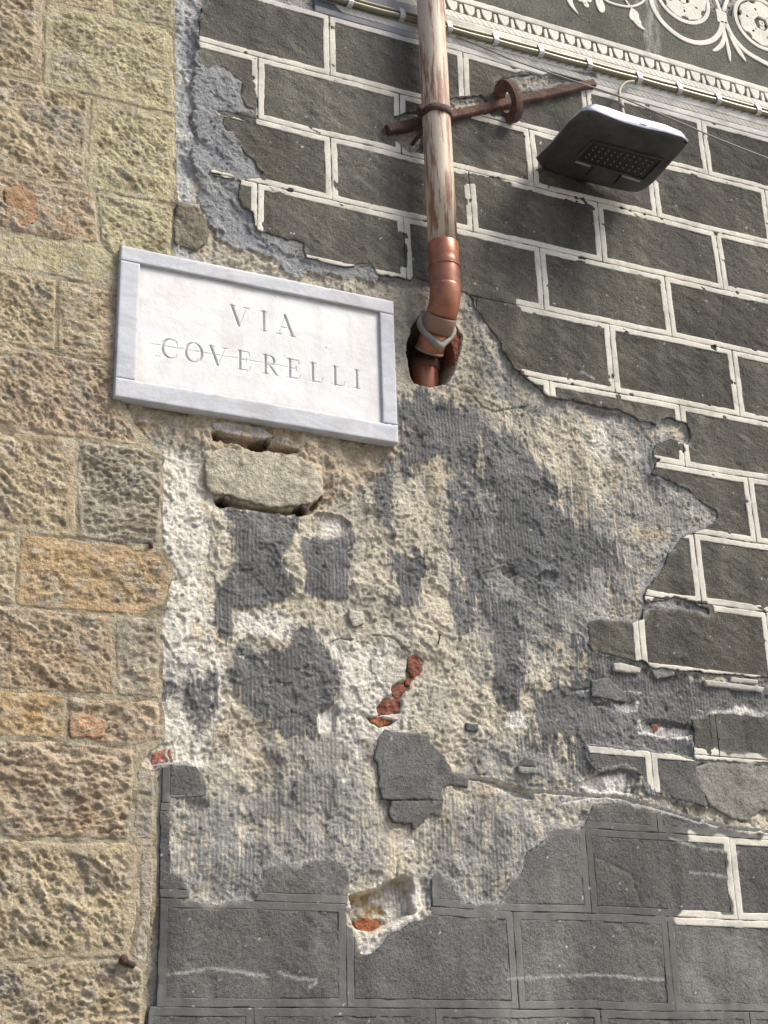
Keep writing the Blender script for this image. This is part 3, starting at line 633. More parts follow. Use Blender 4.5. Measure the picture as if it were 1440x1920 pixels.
# leaf and bud of the egg-and-leaf border, drawn once at x = 0 and repeated
zt, zb = VZ(-.925), VZ(-.745); hL = zt - zb
per = .0618
leaf = proto("leaf_motif", [(-.019, zt), (-.0185, zt - hL * .25), (-.013, zt - hL * .62), (-.004, zt - hL * .95), (.004, zb + .001), (.011, zt - hL * .85), (.0165, zt - hL * .6), (.018, zt - hL * .2), (.018, zt)], .0115, WHT, .0017, wall,
             notch=[(-.0075, zt), (-.002, zt - hL * .52), (.0, zt - hL * .52), (.0065, zt)])
bud = proto("bud_motif", [(-.006, zt - hL * .35), (-.0045, zt - hL * .16), (0, zt - hL * .08), (.0045, zt - hL * .16), (.006, zt - hL * .4), (.008, zt - hL * .85), (.003, zt - hL * 1.12), (-.005, zt - hL * .95)], .0115, WHT, .0017, wall)
x_first = W(1097, 92)[0]
k0 = int((UX(1.55) - x_first) / per) ; ks = [k for k in range(k0, 24) if UX(1.2) < x_first + k * per < 2.47 + .0]
repeat(leaf, [x_first + k * per for k in ks]); repeat(bud, [x_first + (k + .5) * per for k in ks])
def rope(va, vb, col, x0):
    zt, zb = VZ(va), VZ(vb); h = zt - zb; w = .0225
    P = [(0, zt), (w * .92, zt), (w * 1.25, zt - h * .35), (w * 1.8, zb + h * .15), (w * 2.05, zb), (w * 1.13, zb), (w * .75, zb + h * .25), (w * .3, zt - h * .4)]
    s = proto("rope_strand", P, .0113, col, .0017, wall)
    repeat(s, list(np.arange(x0, 2.46, w)))
rope(-.738, -.622, WHT, UX(1.35)); 
rope(-.250, -.140, (.46, .45, .41), UX(1.05))
# scrolls and rosettes
def orn(name, pts=None, line=None, w=None, label=None, h0=.0118, lines=None, ring=None, lw=.0008, col=WHT):
    if ring is not None:
        (c, ra, rb) = ring; c = W(*c); cx, cz = c[0], c[2]
        bx = (cx - ra - .01, cx + ra + .01, cz - rb * 1 - .01 - ra, cz + ra + .01)
        def sf(X, Z): return np.abs(np.hypot(X - cx, Z - cz) - ra) - rb
    elif line is not None:
        P = PP(line); bx = (P[:, 0].min() - .03, P[:, 0].max() + .03, P[:, 1].min() - .03, P[:, 1].max() + .03)
        def sf(X, Z): return sdf_line(P, X, Z) - w
    else:
        P = PP(pts); bx = (P[:, 0].min() - .01, P[:, 0].max() + .01, P[:, 1].min() - .01, P[:, 1].max() + .01)
        def sf(X, Z): return sdf_poly(P, X, Z)
    Ls = [PP(l) for l in (lines or [])]
    def sg(X, Z):
        s = sf(X, Z)
        for l in Ls: s = np.maximum(s, lw - sdf_line(l, X, Z))
        return np.maximum(s, f_frame(X, Z))
    o = patch(name, bx, .002, sg, lambda x, z, s: h0 + 0 * x - ss(-.0015, 0, s) * .0006, lambda x, z, s: rgba(np.tile(np.array(col, np.float32), (len(x), 1))), M_white, wall, back=.004)
    if o and label: o["label"] = label
    return o
def smooth_line(pts, n=6):
    p = np.array(pts, float); out = []
    for i in range(len(p) - 1):
        a = p[max(i - 1, 0)]; b = p[i]; c = p[i + 1]; d = p[min(i + 2, len(p) - 1)]
        for k in range(n):
            t = k / n; out.append(tuple(.5 * ((2 * b) + (c - a) * t + (2 * a - 5 * b + 4 * c - d) * t * t + (3 * b - a - 3 * c + d) * t ** 3)))
    out.append(tuple(p[-1])); return out
orn("scroll_band", line=smooth_line([(1225, -60), (1216, -20), (1219, 10), (1232, 36), (1252, 58), (1278, 76), (1305, 84), (1330, 80), (1345, 66), (1351, 46)]), w=.0095)
orn("scroll_band", line=smooth_line([(1358, 48), (1370, 72), (1392, 97), (1418, 114), (1446, 126), (1490, 128), (1530, 105)]), w=.0095)
orn("scroll_band", line=smooth_line([(1346, 22), (1338, 0), (1325, -30), (1310, -60)]), w=.007)
orn("scroll_band", line=smooth_line([(1354, 22), (1362, 0), (1380, -25), (1410, -50)]), w=.007)
orn("scroll_stem", line=smooth_line([(1120, -8), (1136, 6), (1156, 13), (1178, 16), (1196, 11), (1207, 0), (1212, -20)]), w=.0042)
orn("scroll_stem", line=smooth_line([(1165, -12), (1170, 4), (1178, 15)]), w=.0035)
for c, ra in (((1276, -2), .108), ((1424, 48), .112)):
    orn("rosette_ring", ring=(c, ra, .0075))
    cw = W(*c)
    for k in range(6):
        a = k * math.pi / 3 + (.3 if ra > .11 else 0)
        pet = []
        for t in np.linspace(0, 1, 9): pet.append((.028 + .062 * t, .006 + .034 * math.sin(math.pi * min(t * .62 + .1, 1)) ** 1 * (1 + .12 * math.sin(t * 20))))
        loop = [(r, w_) for r, w_ in pet] + [(.1, .012)] + [(r, -w_) for r, w_ in reversed(pet)]
        Pw = np.array([[cw[0] + r * math.cos(a) - q * math.sin(a), cw[2] + r * math.sin(a) + q * math.cos(a)] for r, q in loop])
        l1 = np.array([[cw[0] + r * math.cos(a + da), cw[2] + r * math.sin(a + da)] for r, da in ((.04, .12), (.06, .2), (.08, .1))])
        bx = (Pw[:, 0].min() - .004, Pw[:, 0].max() + .004, Pw[:, 1].min() - .004, Pw[:, 1].max() + .004)
        patch("rosette_petal", bx, .0018, lambda X, Z: np.maximum(np.maximum(sdf_poly(Pw, X, Z), .0009 - sdf_line(l1, X, Z)), f_frame(X, Z)), lambda x, z, s: .0118 + 0 * x - ss(-.0015, 0, s) * .0006,
              lambda x, z, s: rgba(np.tile(np.array(WHT, np.float32), (len(x), 1))), M_white, wall, back=.004)
    orn("rosette_centre", ring=(c, .0, .027)); orn("rosette_seed", ring=(c, .008, .0035), h0=.0135)
orn("clasp", pts=[(1338, 20), (1358, 28), (1361, 50), (1342, 44)], lines=[[(1336, 26), (1360, 34)], [(1338, 35), (1362, 42)]])
orn("leaf_blade", pts=smooth_line([(1352, 50), (1350, 75), (1343, 88), (1332, 98), (1340, 100), (1352, 92), (1357, 78), (1356, 52)], 3))
orn("leaf_blade", pts=smooth_line([(1355, 55), (1358, 90), (1362, 110), (1366, 120), (1367, 105), (1362, 82), (1357, 62)], 3))
orn("leaf_blade", pts=smooth_line([(1358, 55), (1370, 85), (1382, 105), (1396, 120), (1388, 102), (1374, 82), (1364, 62)], 3))
orn("leaf_blade", pts=smooth_line([(1180, 18), (1176, 32), (1179, 40), (1184, 43), (1187, 47), (1195, 55), (1207, 61), (1200, 52), (1199, 46), (1195, 38), (1194, 30), (1187, 22)], 3), lines=[[(1182, 24), (1186, 40), (1194, 52)]])
orn("leaf_blade", pts=smooth_line([(1112, -6), (1113, 4), (1115, 13), (1119, 22), (1125, 28), (1131, 24), (1130, 14), (1125, 2), (1121, -6)], 3), lines=[[(1119, 0), (1120, 10), (1124, 18)]])
orn("leaf_blade", pts=smooth_line([(1058, -10), (1060, 4), (1064, 12), (1071, 21), (1082, 31), (1074, 17), (1070, 5), (1069, -10)], 3))
for c in ((1084, 2), (1093, 7), (1101, 3), (1096, 13), (1092, -4)): orn("flower_lobe", ring=(c, .0, .0105), h0=.0112 + .0004 * (c[0] % 3))

# ---- masonry behind and around, where the photograph ends
def box(name, x0, x1, y0, y1, z0, z1, mat, parent=None):
    V = [(x, y, z) for x in (x0, x1) for y in (y0, y1) for z in (z0, z1)]
    Q = [(0, 1, 3, 2), (4, 6, 7, 5), (0, 4, 5, 1), (2, 3, 7, 6), (0, 2, 6, 4), (1, 5, 7, 3)]
    return mesh_np(name, V, Q, mat, parent, np.tile([.20, .19, .165, 0], (8, 1)), smooth=False)
xs = PP([(322, 900)])[0][0]
box("masonry_core", .02, 6.0, .21, .6, 0.0, 9.0, M_under, wall)
def rim(name, x0, x1, z0, z1, parent, mat, yb=.2): return box(name, x0, x1, .0, yb, z0, z1, mat, parent)
rim("masonry_core", 2.84, 6.0, 0.0, 9.0, wall, M_face); rim("masonry_core", .02, 2.84, 5.70, 9.0, wall, M_face); rim("masonry_core", .02, 2.84, 0.0, 1.62, wall, M_face)
patch("surrounding_plaster", (-.1, 2.85, 1.61, 5.71), .02, lambda X, Z: np.maximum(.001 - f_frame(X, Z), .0 - f_stone(X, Z)), lambda x, z, s: .006 + 0 * x, lambda x, z, s: rgba(np.tile(DK2, (len(x), 1))), M_face, wall, back=None)

# ================================================================== the dressed stones at the left
stones_t = thing("stone_wall", "weathered yellow brown sandstone ashlar wall with pitted faces along the left edge", "wall", (0, 0, 0))
box("masonry_core", -4.0, .02, .06, .6, 0.0, 9.0, M_stone, stones_t)
rim("masonry_core", -4.0, -.72, 0.0, 9.0, stones_t, M_stone, .06); rim("masonry_core", -.72, .02, 4.62, 9.0, stones_t, M_stone, .06); rim("masonry_core", -.72, .02, 0.0, 1.64, stones_t, M_stone, .06)
#  outline, tint, pit depth, pit size, margin
YEL = (.49, .445, .275); TAN = (.48, .40, .262); PNK = (.46, .365, .25); GRY = (.39, .35, .265); ORG = (.48, .35, .195)
STN = [
 ([(-140, -120), (72, -100), (80, 0), (77, 158), (0, 141), (-140, 105)], TAN, 1.0, 1),
 ([(82, -100), (212, -100), (212, 32), (110, 10), (84, 6)], TAN, .7, 1),
 ([(216, -100), (322, -100), (323, 56), (216, 34)], YEL, .7, 0),
 ([(84, 10), (214, 36), (323, 60), (326, 218), (165, 180), (80, 160)], YEL, .75, 1),
 ([(-140, 110), (0, 146), (76, 163), (164, 184), (156, 352), (97, 344), (0, 326), (-140, 295)], TAN, 1.0, 0),
 ([(170, 186), (326, 222), (328, 384), (230, 370), (160, 354)], YEL, .9, 1),
 ([(-140, 300), (0, 330), (97, 348), (176, 362), (184, 458), (100, 450), (0, 435), (-140, 405)], PNK, .8, 0),
 ([(180, 364), (232, 374), (328, 390), (321, 430), (322, 520), (222, 500), (188, 460)], YEL, .8, 0),
 ([(-140, 410), (0, 440), (100, 455), (190, 465), (222, 504), (320, 525), (320, 560), (215, 545), (110, 522), (0, 502), (-140, 470)], YEL, .3, 0),
 ([(-140, 475), (0, 507), (104, 526), (102, 660), (0, 643), (-140, 615)], TAN, 1.0, 0),
 ([(108, 527), (212, 549), (300, 565), (300, 700), (207, 682), (106, 662)], TAN, .8, 0),
 ([(-140, 620), (0, 649), (103, 667), (206, 688), (290, 705), (228, 752), (240, 790), (262, 838), (153, 824), (0, 805), (-140, 780)], PNK, 1.0, 0),
 ([(-140, 785), (0, 810), (140, 826), (138, 930), (146, 1012), (30, 998), (0, 993), (-140, 975)], TAN, 1.1, 1),
 ([(146, 828), (262, 842), (303, 864), (301, 1026), (200, 1018), (150, 1012), (142, 930)], GRY, 1.2, 0),
 ([(-140, 980), (26, 1001), (30, 1060), (25, 1135), (0, 1132), (-140, 1115)], TAN, .7, 0),
 ([(36, 1003), (130, 1012), (200, 1022), (296, 1032), (318, 1062), (317, 1090), (305, 1136), (260, 1155), (160, 1149), (30, 1138)], ORG, .8, 1),
 ([(-140, 1120), (0, 1137), (90, 1146), (206, 1157), (208, 1180), (214, 1305), (110, 1300), (0, 1292), (-140, 1276)], PNK, 1.0, 0),
 ([(212, 1160), (262, 1160), (300, 1162), (297, 1311), (219, 1305), (216, 1240)], GRY, .8, 0),
 ([(-140, 1280), (0, 1297), (118, 1305), (120, 1386), (0, 1383), (-140, 1372)], ORG, .7, 0),
 ([(126, 1307), (180, 1311), (296, 1317), (302, 1388), (253, 1400), (127, 1387)], PNK, 1.1, 0),
 ([(-140, 1376), (0, 1388), (127, 1392), (250, 1405), (248, 1500), (241, 1576), (113, 1571), (0, 1569), (-140, 1560)], PNK, 1.3, 0),
 ([(256, 1442), (289, 1450), (286, 1575), (247, 1576), (252, 1500)], GRY, .7, 0),
 ([(-140, 1564), (0, 1574), (130, 1582), (240, 1580), (256, 1584), (256, 1720), (240, 1796), (213, 1795), (0, 1803), (-140, 1800)], TAN, 1.3, 1),
 ([(261, 1580), (286, 1580), (285, 1693), (272, 1812), (245, 1795), (260, 1720)], GRY, .7, 0),
 ([(-140, 1805), (0, 1809), (213, 1800), (240, 1800), (268, 1822), (264, 1920), (256, 2060), (-140, 2060)], TAN, 1.2, 0)]
def mort_c(x, z, s):
    c = np.tile(np.array([.42, .37, .26], np.float32), (len(x), 1)); return rgba(mixc(c, [.26, .22, .15], ss(-.1, .5, fbm(x, z, .05, 4, 95))))
SSU = np.full(XG.shape, .06, np.float32)
for st_ in STN: SSU = np.minimum(SSU, sdf_poly(PP(st_[0]), XG, ZG))
f_ssu = sampler(SSU)
patch("surrounding_stone", (-.76, .2, 1.62, 5.0), .02, lambda X, Z: np.maximum(.001 - f_frame(X, Z), f_stone(X, Z)), lambda x, z, s: .010 + fbm(x, z, .08, 3, 96) * .006, mort_c, M_stone, stones_t, back=None)
patch("mortar_bed", (-.75, .15, 1.62, 4.9), .005, lambda X, Z: np.maximum(f_frame(X, Z), f_stone(X, Z) - .004), lambda x, z, s: .0068 + fbm(x, z, .03, 4, 96) * .0025, mort_c, M_stone, stones_t, back=None, drop=lambda X, Z: f_ssu(X, Z) < -.005)
rsc = [random.uniform(.8, 1.35) for _ in STN]; rrot = [random.uniform(-.8, .1) for _ in STN]
for i, (pts, tint, amp, marg) in enumerate(STN):
    P = PP(pts); P = P + 0
    bx = (max(P[:, 0].min() - .01, GX0 + .01), P[:, 0].max() + .01, max(P[:, 1].min() - .01, GZ0), P[:, 1].max() + .01)
    off = i * 3.7
    def sf(X, Z): return np.maximum(sdf_poly(P, X, Z) + fbm(X, Z, .04, 3, 97) * .0016 - .0008, f_frame(X, Z))
    def hf(x, z, s):
        mg = ss(-.010, -.034, s) if marg else ss(-.002, -.016, s)
        wx = x + fbm(x, z, .025, 3, 98) * .008; wz = z + fbm(x, z, .025, 3, 99) * .008
        rs_ = rsc[i]; f1, f2 = worley(wx + off, wz, .0115 * rs_, 4, rot=rrot[i], sx=1.25 + .5 * (i % 3) / 2)
        g1, g2 = worley(wx + off, wz, .026 * rs_, 5, rot=rrot[i] * .6, sx=1.6)
        md = ss(-.5, .6, fbm(x + off, z, .07, 3, 101)); pk = .3 + .9 * ((i * 37) % 10) / 9
        fn = fbm(x + off, z, .0125, 3, 120, gain=.7, sx=2.3, rot=rrot[i]) * .0034 * (1.5 - .6 * pk)
        pits = -ss(.5, .12, f1) * .0046 * md - ss(.38, .1, g1) * .0052 * (1 - .5 * md) * pk
        rg = fbm(x + off, z, .024 * rs_, 5, 102, gain=.85, sx=1.7, rot=rrot[i]) * .0054
        big = fbm(x + off, z, .10, 4, 103) * .0050
        tt = fbm(x + off, z, .05, 4, 109, gain=.65, sx=1.8, rot=-.35); led = (ss(.12, .2, tt) - ss(-.25, -.33, tt)) * .0022
        edge = -ss(-.005, 0, s) * .0035
        return .0085 + mg * amp * .82 * (pits + rg + .001 + big + led + fn) + fbm(x, z, .02, 3, 104) * .0012 + edge
    def cf(x, z, s):
        t = np.array(tint, np.float32); c = np.tile(t, (len(x), 1))
        c = mixc(c, [.23, .18, .12], ss(-.1, .8, fbm(x + off, z, .05, 5, 105, gain=.75)) * .65)
        c = mixc(c, [.30, .29, .26], ss(.1, .8, fbm(x + off, z, .07, 5, 106, gain=.7)) * .55)
        c = mixc(c, [.54, .49, .39], ss(.0, .8, fbm(x - off, z, .03, 4, 107, gain=.7)) * .6)
        c = mixc(c, [.48, .27, .11], ss(.45, .8, fbm(x, z + off, .14, 4, 108)) * (.5 if tint is ORG else .2))
        return rgba(c)
    patch("stone", bx, .0033, sf, hf, cf, M_stone, stones_t, back=-.004)
for pts, tint in (([(6, 362), (40, 350), (70, 372), (66, 420), (40, 430), (8, 410)], (.42, .27, .16)), ([(128, 1350), (150, 1340), (196, 1352), (192, 1384), (130, 1384)], (.50, .32, .20))):
    frag("stone", pts, tint, .012, M_stone, rough=.004, parent=stones_t, wob=.004, back=0)

# ================================================================== marble street name plaque
bx0, bx1, bz1, bz0 = UX(-.350), UX(1.3855), VZ(4.392), VZ(6.406)
plq = thing("street_name_plaque", "white marble street sign framed in grey marble, carved VIA COVERELLI", "street sign", (bx0, 0, bz0))
def marble(name, base, vein, scale=5.0, stain=(.62, .60, .54)):
    m, nt, b = new_mat(name); L = nt.links.new
    tc = N(nt, "ShaderNodeNewGeometry")
    mp = N(nt, "ShaderNodeMapping"); L(tc.outputs["Position"], mp.inputs[0]); mp.inputs["Rotation"].default_value = (0, .5, 0); mp.inputs["Scale"].default_value = (1, 1, 2.5)
    n1 = N(nt, "ShaderNodeTexNoise", Scale=scale, Detail=9.0, Roughness=0.6, Distortion=1.5); L(mp.outputs[0], n1.inputs["Vector"])
    rp = N(nt, "ShaderNodeValToRGB"); L(n1.outputs[0], rp.inputs[0])
    e = rp.color_ramp.elements; e[0].position = .30; e[0].color = (*base, 1); e[1].position = .72; e[1].color = (*base, 1)
    k = e.new(.5); k.color = (*vein, 1); k = e.new(.46); k.color = (*base, 1); k = e.new(.56); k.color = (*[c * .9 for c in base], 1)
    n2 = N(nt, "ShaderNodeTexNoise", Scale=14.0, Detail=8.0, Roughness=0.7); L(tc.outputs["Position"], n2.inputs["Vector"])
    mr = N(nt, "ShaderNodeMapRange"); L(n2.outputs[0], mr.inputs[0]); mr.inputs[1].default_value = .5; mr.inputs[2].default_value = .75
    mx = N(nt, "ShaderNodeMix", data_type='RGBA'); L(mr.outputs[0], mx.inputs[0]); L(rp.outputs[0], mx.inputs[6]); mx.inputs[7].default_value = (*stain, 1)
    at = N(nt, "ShaderNodeAttribute", attribute_name="Col")
    vm = N(nt, "ShaderNodeVectorMath", operation='MULTIPLY'); L(mx.outputs[2], vm.inputs[0]); L(at.outputs["Color"], vm.inputs[1])
    L(vm.outputs[0], b.inputs["Base Color"]); b.inputs["Roughness"].default_value = .5; b.inputs["Specular IOR Level"].default_value = .3
    n3 = N(nt, "ShaderNodeTexNoise", Scale=60.0, Detail=6.0, Roughness=0.7); L(tc.outputs["Position"], n3.inputs["Vector"])
    bp = N(nt, "ShaderNodeBump", Strength=1.0, Distance=.0012); L(n3.outputs[0], bp.inputs["Height"]); L(bp.outputs[0], b.inputs["Normal"])
    return m
M_mw = marble("white_marble", (.68, .68, .665), (.65, .655, .66), 3.0, (.60, .58, .53))
M_mg = marble("grey_marble", (.475, .492, .515), (.41, .425, .45), 5.0, (.53, .53, .52))
px0, px1, pz1, pz0 = UX(-.232), UX(1.288), VZ(4.590), VZ(6.160)
STR = {
 'V': [((0, 1), (.36, .02), .12), ((.36, .02), (.70, 1), .045), ((-.10, 1), (.16, 1), .04), ((.56, 1), (.84, 1), .04)],
 'I': [((.14, 0), (.14, 1), .12), ((0, 0), (.28, 0), .04), ((0, 1), (.28, 1), .04)],
 'A': [((.06, 0), (.38, 1), .045), ((.37, 1.02), (.74, 0), .125), ((.19, .37), (.60, .37), .035), ((-.05, 0), (.2, 0), .04), ((.6, 0), (.88, 0), .04)],
 'E': [((.14, 0), (.14, 1), .12), ((0, 1), (.58, 1), .04), ((0, 0), (.60, 0), .04), ((.14, .53), (.46, .53), .035), ((.46, .40), (.46, .66), .04), ((.57, 1), (.62, .80), .045), ((.60, 0), (.68, .2), .045)],
 'L': [((.14, 0), (.14, 1), .12), ((0, 1), (.30, 1), .04), ((0, 0), (.58, 0), .04), ((.58, 0), (.66, .24), .045)],
 'C': [], 'O': [], 'R': [((.14, 0), (.14, 1), .12), ((0, 1), (.34, 1), .04), ((0, 0), (.28, 0), .04), ((.36, .48), (.70, .02), .10), ((.66, .05), (.80, -.03), .04)]}
for a in range(52, 308, 12):
    a0, a1 = math.radians(a), math.radians(min(a + 12, 308)); w = .045 + .085 * max(0, -math.cos((a0 + a1) / 2)) ** .8
    STR['C'].append(((.45 + .42 * math.cos(a0), .5 + .51 * math.sin(a0)), (.45 + .42 * math.cos(a1), .5 + .51 * math.sin(a1)), w))
STR['C'] += [((.71, .92), (.76, .70), .05), ((.70, .10), (.72, .22), .045)]
for a in range(0, 360, 15):
    a0, a1 = math.radians(a), math.radians(a + 15); w = .04 + .09 * abs(math.cos((a0 + a1) / 2)) ** 1.3
    STR['O'].append(((.43 + .40 * math.cos(a0), .5 + .52 * math.sin(a0)), (.43 + .40 * math.cos(a1), .5 + .52 * math.sin(a1)), w))
for a in range(90, -91, -15):
    if a - 15 < -90: break
    a0, a1 = math.radians(a), math.radians(a - 15); w = .035 + .08 * max(0, math.cos((a0 + a1) / 2))
    STR['R'].append(((.34 + .24 * math.cos(a0), .745 + .255 * math.sin(a0)), (.34 + .24 * math.cos(a1), .745 + .255 * math.sin(a1)), w))
STR['R'].append(((.14, .49), (.34, .49), .035))
letters = []   # char, x of left edge, cap height, baseline z
for ch, xl_, in zip("COVERELLI", (301, 345, 393, 443, 491, 537, 580, 622, 663)):
    yl = 668 + (xl_ - 302) * .162; p = W(xl_, yl, .019); letters.append((ch, p[0] + .002, .0545, p[2] - .0005))
for ch, xl_, yl in (('V', 433, 609), ('I', 488, 620), ('A', 519, 624)):
    p = W(xl_, yl, .019); letters.append((ch, p[0] + .001, .0585, 3.5335))
def carve(x, z):
    d = np.zeros(x.shape)
    for ch, lx, cap, bz in letters:
        m = (x > lx - .02) & (x < lx + cap * 1.1) & (z > bz - .01) & (z < bz + cap + .01)
        if not m.any(): continue
        xx = (x[m] - lx) / cap; zz = (z[m] - bz) / cap; dd = np.zeros(xx.shape)
        for (p, q, w) in STR[ch]:
            ex, ez = q[0] - p[0], q[1] - p[1]; t = np.clip(((xx - p[0]) * ex + (zz - p[1]) * ez) / (ex * ex + ez * ez + 1e-9), 0, 1)
            dist = np.hypot(xx - p[0] - t * ex, zz - p[1] - t * ez); dd = np.maximum(dd, (max(w, .05) * .62 - dist))
        d[m] = np.maximum(d[m], dd * cap)
    gl = np.abs(z - (3.4325 + (x + .05) * .014)); d = np.where((gl < .0012) & (x > -.07) & (x < .31), np.maximum(d, .0008), d)
    return d
def pan_h(x, z, s): return .0195 - np.clip(carve(x, z) * 1.3, 0, .0045) + fbm(x, z, .12, 3, 110) * .0004
def pan_c(x, z, s):
    cv = carve(x, z); c = np.ones((len(x), 3), np.float32)
    c = mixc(c, [.50, .47, .42], ss(.0003, .0014, cv) * (.30 + .25 * fbm(x, z, .02, 3, 111)))
    edge = np.minimum(np.minimum(x - px0, px1 - x), np.minimum(z - pz0, pz1 - z))
    c = mixc(c, [.80, .75, .64], ss(.014, .0, edge + fbm(x, z, .03, 3, 112) * .008) * .6)
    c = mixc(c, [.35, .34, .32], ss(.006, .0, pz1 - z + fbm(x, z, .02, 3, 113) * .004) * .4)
    c = mixc(c, [.45, .44, .42], ss(1.22, 1.3, fbm(x, z, .012, 2, 114)) * .6); c = mixc(c, [.86, .84, .80], ss(-.1, .8, fbm(x, z, .05, 4, 118, sz=5)) * .6)
    return rgba(c)
patch("marble_panel", (px0 - .002, px1 + .002, pz0 - .002, pz1 + .002), .0014, lambda X, Z: rect(X, Z, px0 - .001, px1 + .001, pz0 - .001, pz1 + .001), pan_h, pan_c, M_mw, plq, back=.002)
def slab(name, x0, x1, z0, z1, h0, label=None):
    def sf(X, Z): return rect(X, Z, x0, x1, z0, z1) + ss(.6, .9, fbm(X, Z, .03, 3, 115)) * .0018
    def cf(x, z, s):
        c = np.ones((len(x), 3), np.float32); c = mixc(c, [.62, .60, .56], ss(.1, .8, fbm(x, z, .12, 4, 116)) * .35); return rgba(c)
    o = patch(name, (x0 - .001, x1 + .001, z0 - .001, z1 + .001), .0035, sf, lambda x, z, s: h0 - ss(-.003, 0, s) * .0012 + fbm(x, z, .1, 2, 117) * .0003, cf, M_mg, plq, back=-.004)
    if label: o["label"] = label
slab("frame_rail", bx0, bx1, pz1 + .0006, bz1, .0285); slab("frame_rail", bx0, bx1, bz0, pz0 - .0006, .0285)
slab("frame_stile", bx0, px0 - .0006, pz0 + .0006, pz1 - .0006, .0280); slab("frame_stile", px1 + .0006, bx1, pz0 + .0006, pz1 - .0006, .0278)

# ================================================================== tubes and lathed things
def frames(P):
    P = [Vector(p) for p in P]; T = []
    for i in range(len(P)):
        a = P[max(i - 1, 0)]; b = P[min(i + 1, len(P) - 1)]; T.append((b - a).normalized())
    n = T[0].orthogonal().normalized(); out = []
    for i in range(len(P)):
        n = (n - T[i] * n.dot(T[i])).normalized(); out.append((P[i], T[i], n, T[i].cross(n)))
    return out
def tube(name, P, R, mat, parent=None, seg=24, caps=True, smooth=True, col=None, sq=None):
    fr = frames(P); R = [R] * len(P) if np.isscalar(R) else R; V = []
    for (p, t, n, b), r in zip(fr, R):
        for k in range(seg):
            a = 2 * math.pi * k / seg; V.append(p + (n * math.cos(a) + b * math.sin(a)) * r)
    Q = []; m = len(P)
    for i in range(m - 1):
        for k in range(seg):
            k2 = (k + 1) % seg; Q.append((i * seg + k, i * seg + k2, (i + 1) * seg + k2, (i + 1) * seg + k))
    if caps:
        for i, sgn in ((0, 1), (m - 1, -1)):
            c = len(V); V.append(fr[i][0])
            for k in range(seg):
                k2 = (k + 1) % seg; Q.append((c, i * seg + k2, i * seg + k, c) if sgn > 0 else (c, i * seg + k, i * seg + k2, c))
    tri = [q[:3] for q in Q if q[0] == q[3]]; quads = [q for q in Q if q[0] != q[3]]
    T3 = tri + [t for q in quads for t in ((q[0], q[1], q[2]), (q[0], q[2], q[3]))]
    return mesh_np(name, [tuple(v) for v in V], T3, mat, parent, smooth=smooth)
def prism(name, P0, P1, mat, parent, bevel=0.0, smooth=False):
    """closed solid between two outlines with the same number of points"""
    n = len(P0); V = [tuple(p) for p in P0] + [tuple(p) for p in P1]; me = bpy.data.meshes.new(name)
    off = Vector(parent.location) if parent else Vector((0, 0, 0))
    V = [tuple(Vector(v) - off) for v in V]
    Fc = [tuple(range(n))[::-1], tuple(range(n, 2 * n))] + [(i, (i + 1) % n, n + (i + 1) % n, n + i) for i in range(n)]
    me.from_pydata(V, [], Fc); me.materials.append(mat); me.validate()
    o = link(bpy.data.objects.new(name, me), parent)
    if bevel:
        md = o.modifiers.new("bevel", 'BEVEL'); md.width = bevel; md.segments = 2; md.limit_method = 'ANGLE'
    return o
M_paint = simple("peeling_cream_paint_on_copper", (.50, .42, .31), .55, 0, bumpd=.0014, bscale=70, vscale=60, col2=(.23, .10, .06), zstretch=.09, thr=(.50, .585))
M_copper = simple("copper_brown_pipe", (.33, .130, .065), .33, .30, bumpd=.0010, bscale=22, vscale=16, col2=(.20, .080, .048), thr=(.45, .65))
M_rust = simple("rusty_iron", (.075, .040, .030), .85, 0, bumpd=.006, bscale=110, vscale=26, col2=(.19, .095, .050), thr=(.45, .7))
M_rustd = simple("dark_rusty_iron", (.055, .03, .024), .85, 0, bumpd=.004, bscale=110, vscale=28, col2=(.11, .055, .035), thr=(.45, .7))
M_seal = simple("grey_mortar_collar", (.26, .25, .21), .8, 0, bumpd=.001, bscale=90, vscale=25, col2=(.19, .185, .16))
M_cab = simple("beige_cable_sheath", (.19, .175, .115), .30, 0, vscale=20, col2=(.20, .18, .10))
M_clip = simple("white_plastic_clip", (.50, .50, .48), .5, 0, vscale=30, col2=(.36, .36, .34))
M_wire = simple("thin_grey_wire", (.20, .195, .18), .6, 0)

# ---- downpipe
PXc, PY = .762, -.08
z_s = W(828, 458, .08)[2]; z_e = W(828, 538, .08)[2]
pipe = thing("downpipe", "copper downpipe with peeling cream paint that bends into the wall beside the plaque", "drainpipe", (PXc, 0, z_s))
R_P0 = .0425
tube("pipe", [(PXc, PY, z) for z in np.linspace(z_s - .01, 6.4, 12)], R_P0, M_paint, pipe, seg=48)
zr = lambda t: z_s + (z_e - z_s) * t
prof = [(0.0, .0432), (0.02, .0445), (.30, .0446), (.34, .0440), (.40, .0432), (.44, .0445), (.52, .0447), (.56, .0436), (.60, .0440), (1.0, .0440), (1.04, .0430)]
o = tube("pipe_socket", [(PXc, PY, zr(t)) for t, r in prof], [r for t, r in prof], M_copper, pipe, seg=48)
tube("joint_wire", [(PXc + .0452 * math.cos(a), PY + .0452 * math.sin(a), zr(.55) + .002 * math.sin(a)) for a in np.linspace(0, 6.283, 33)], .0016, M_copper, pipe, seg=6)
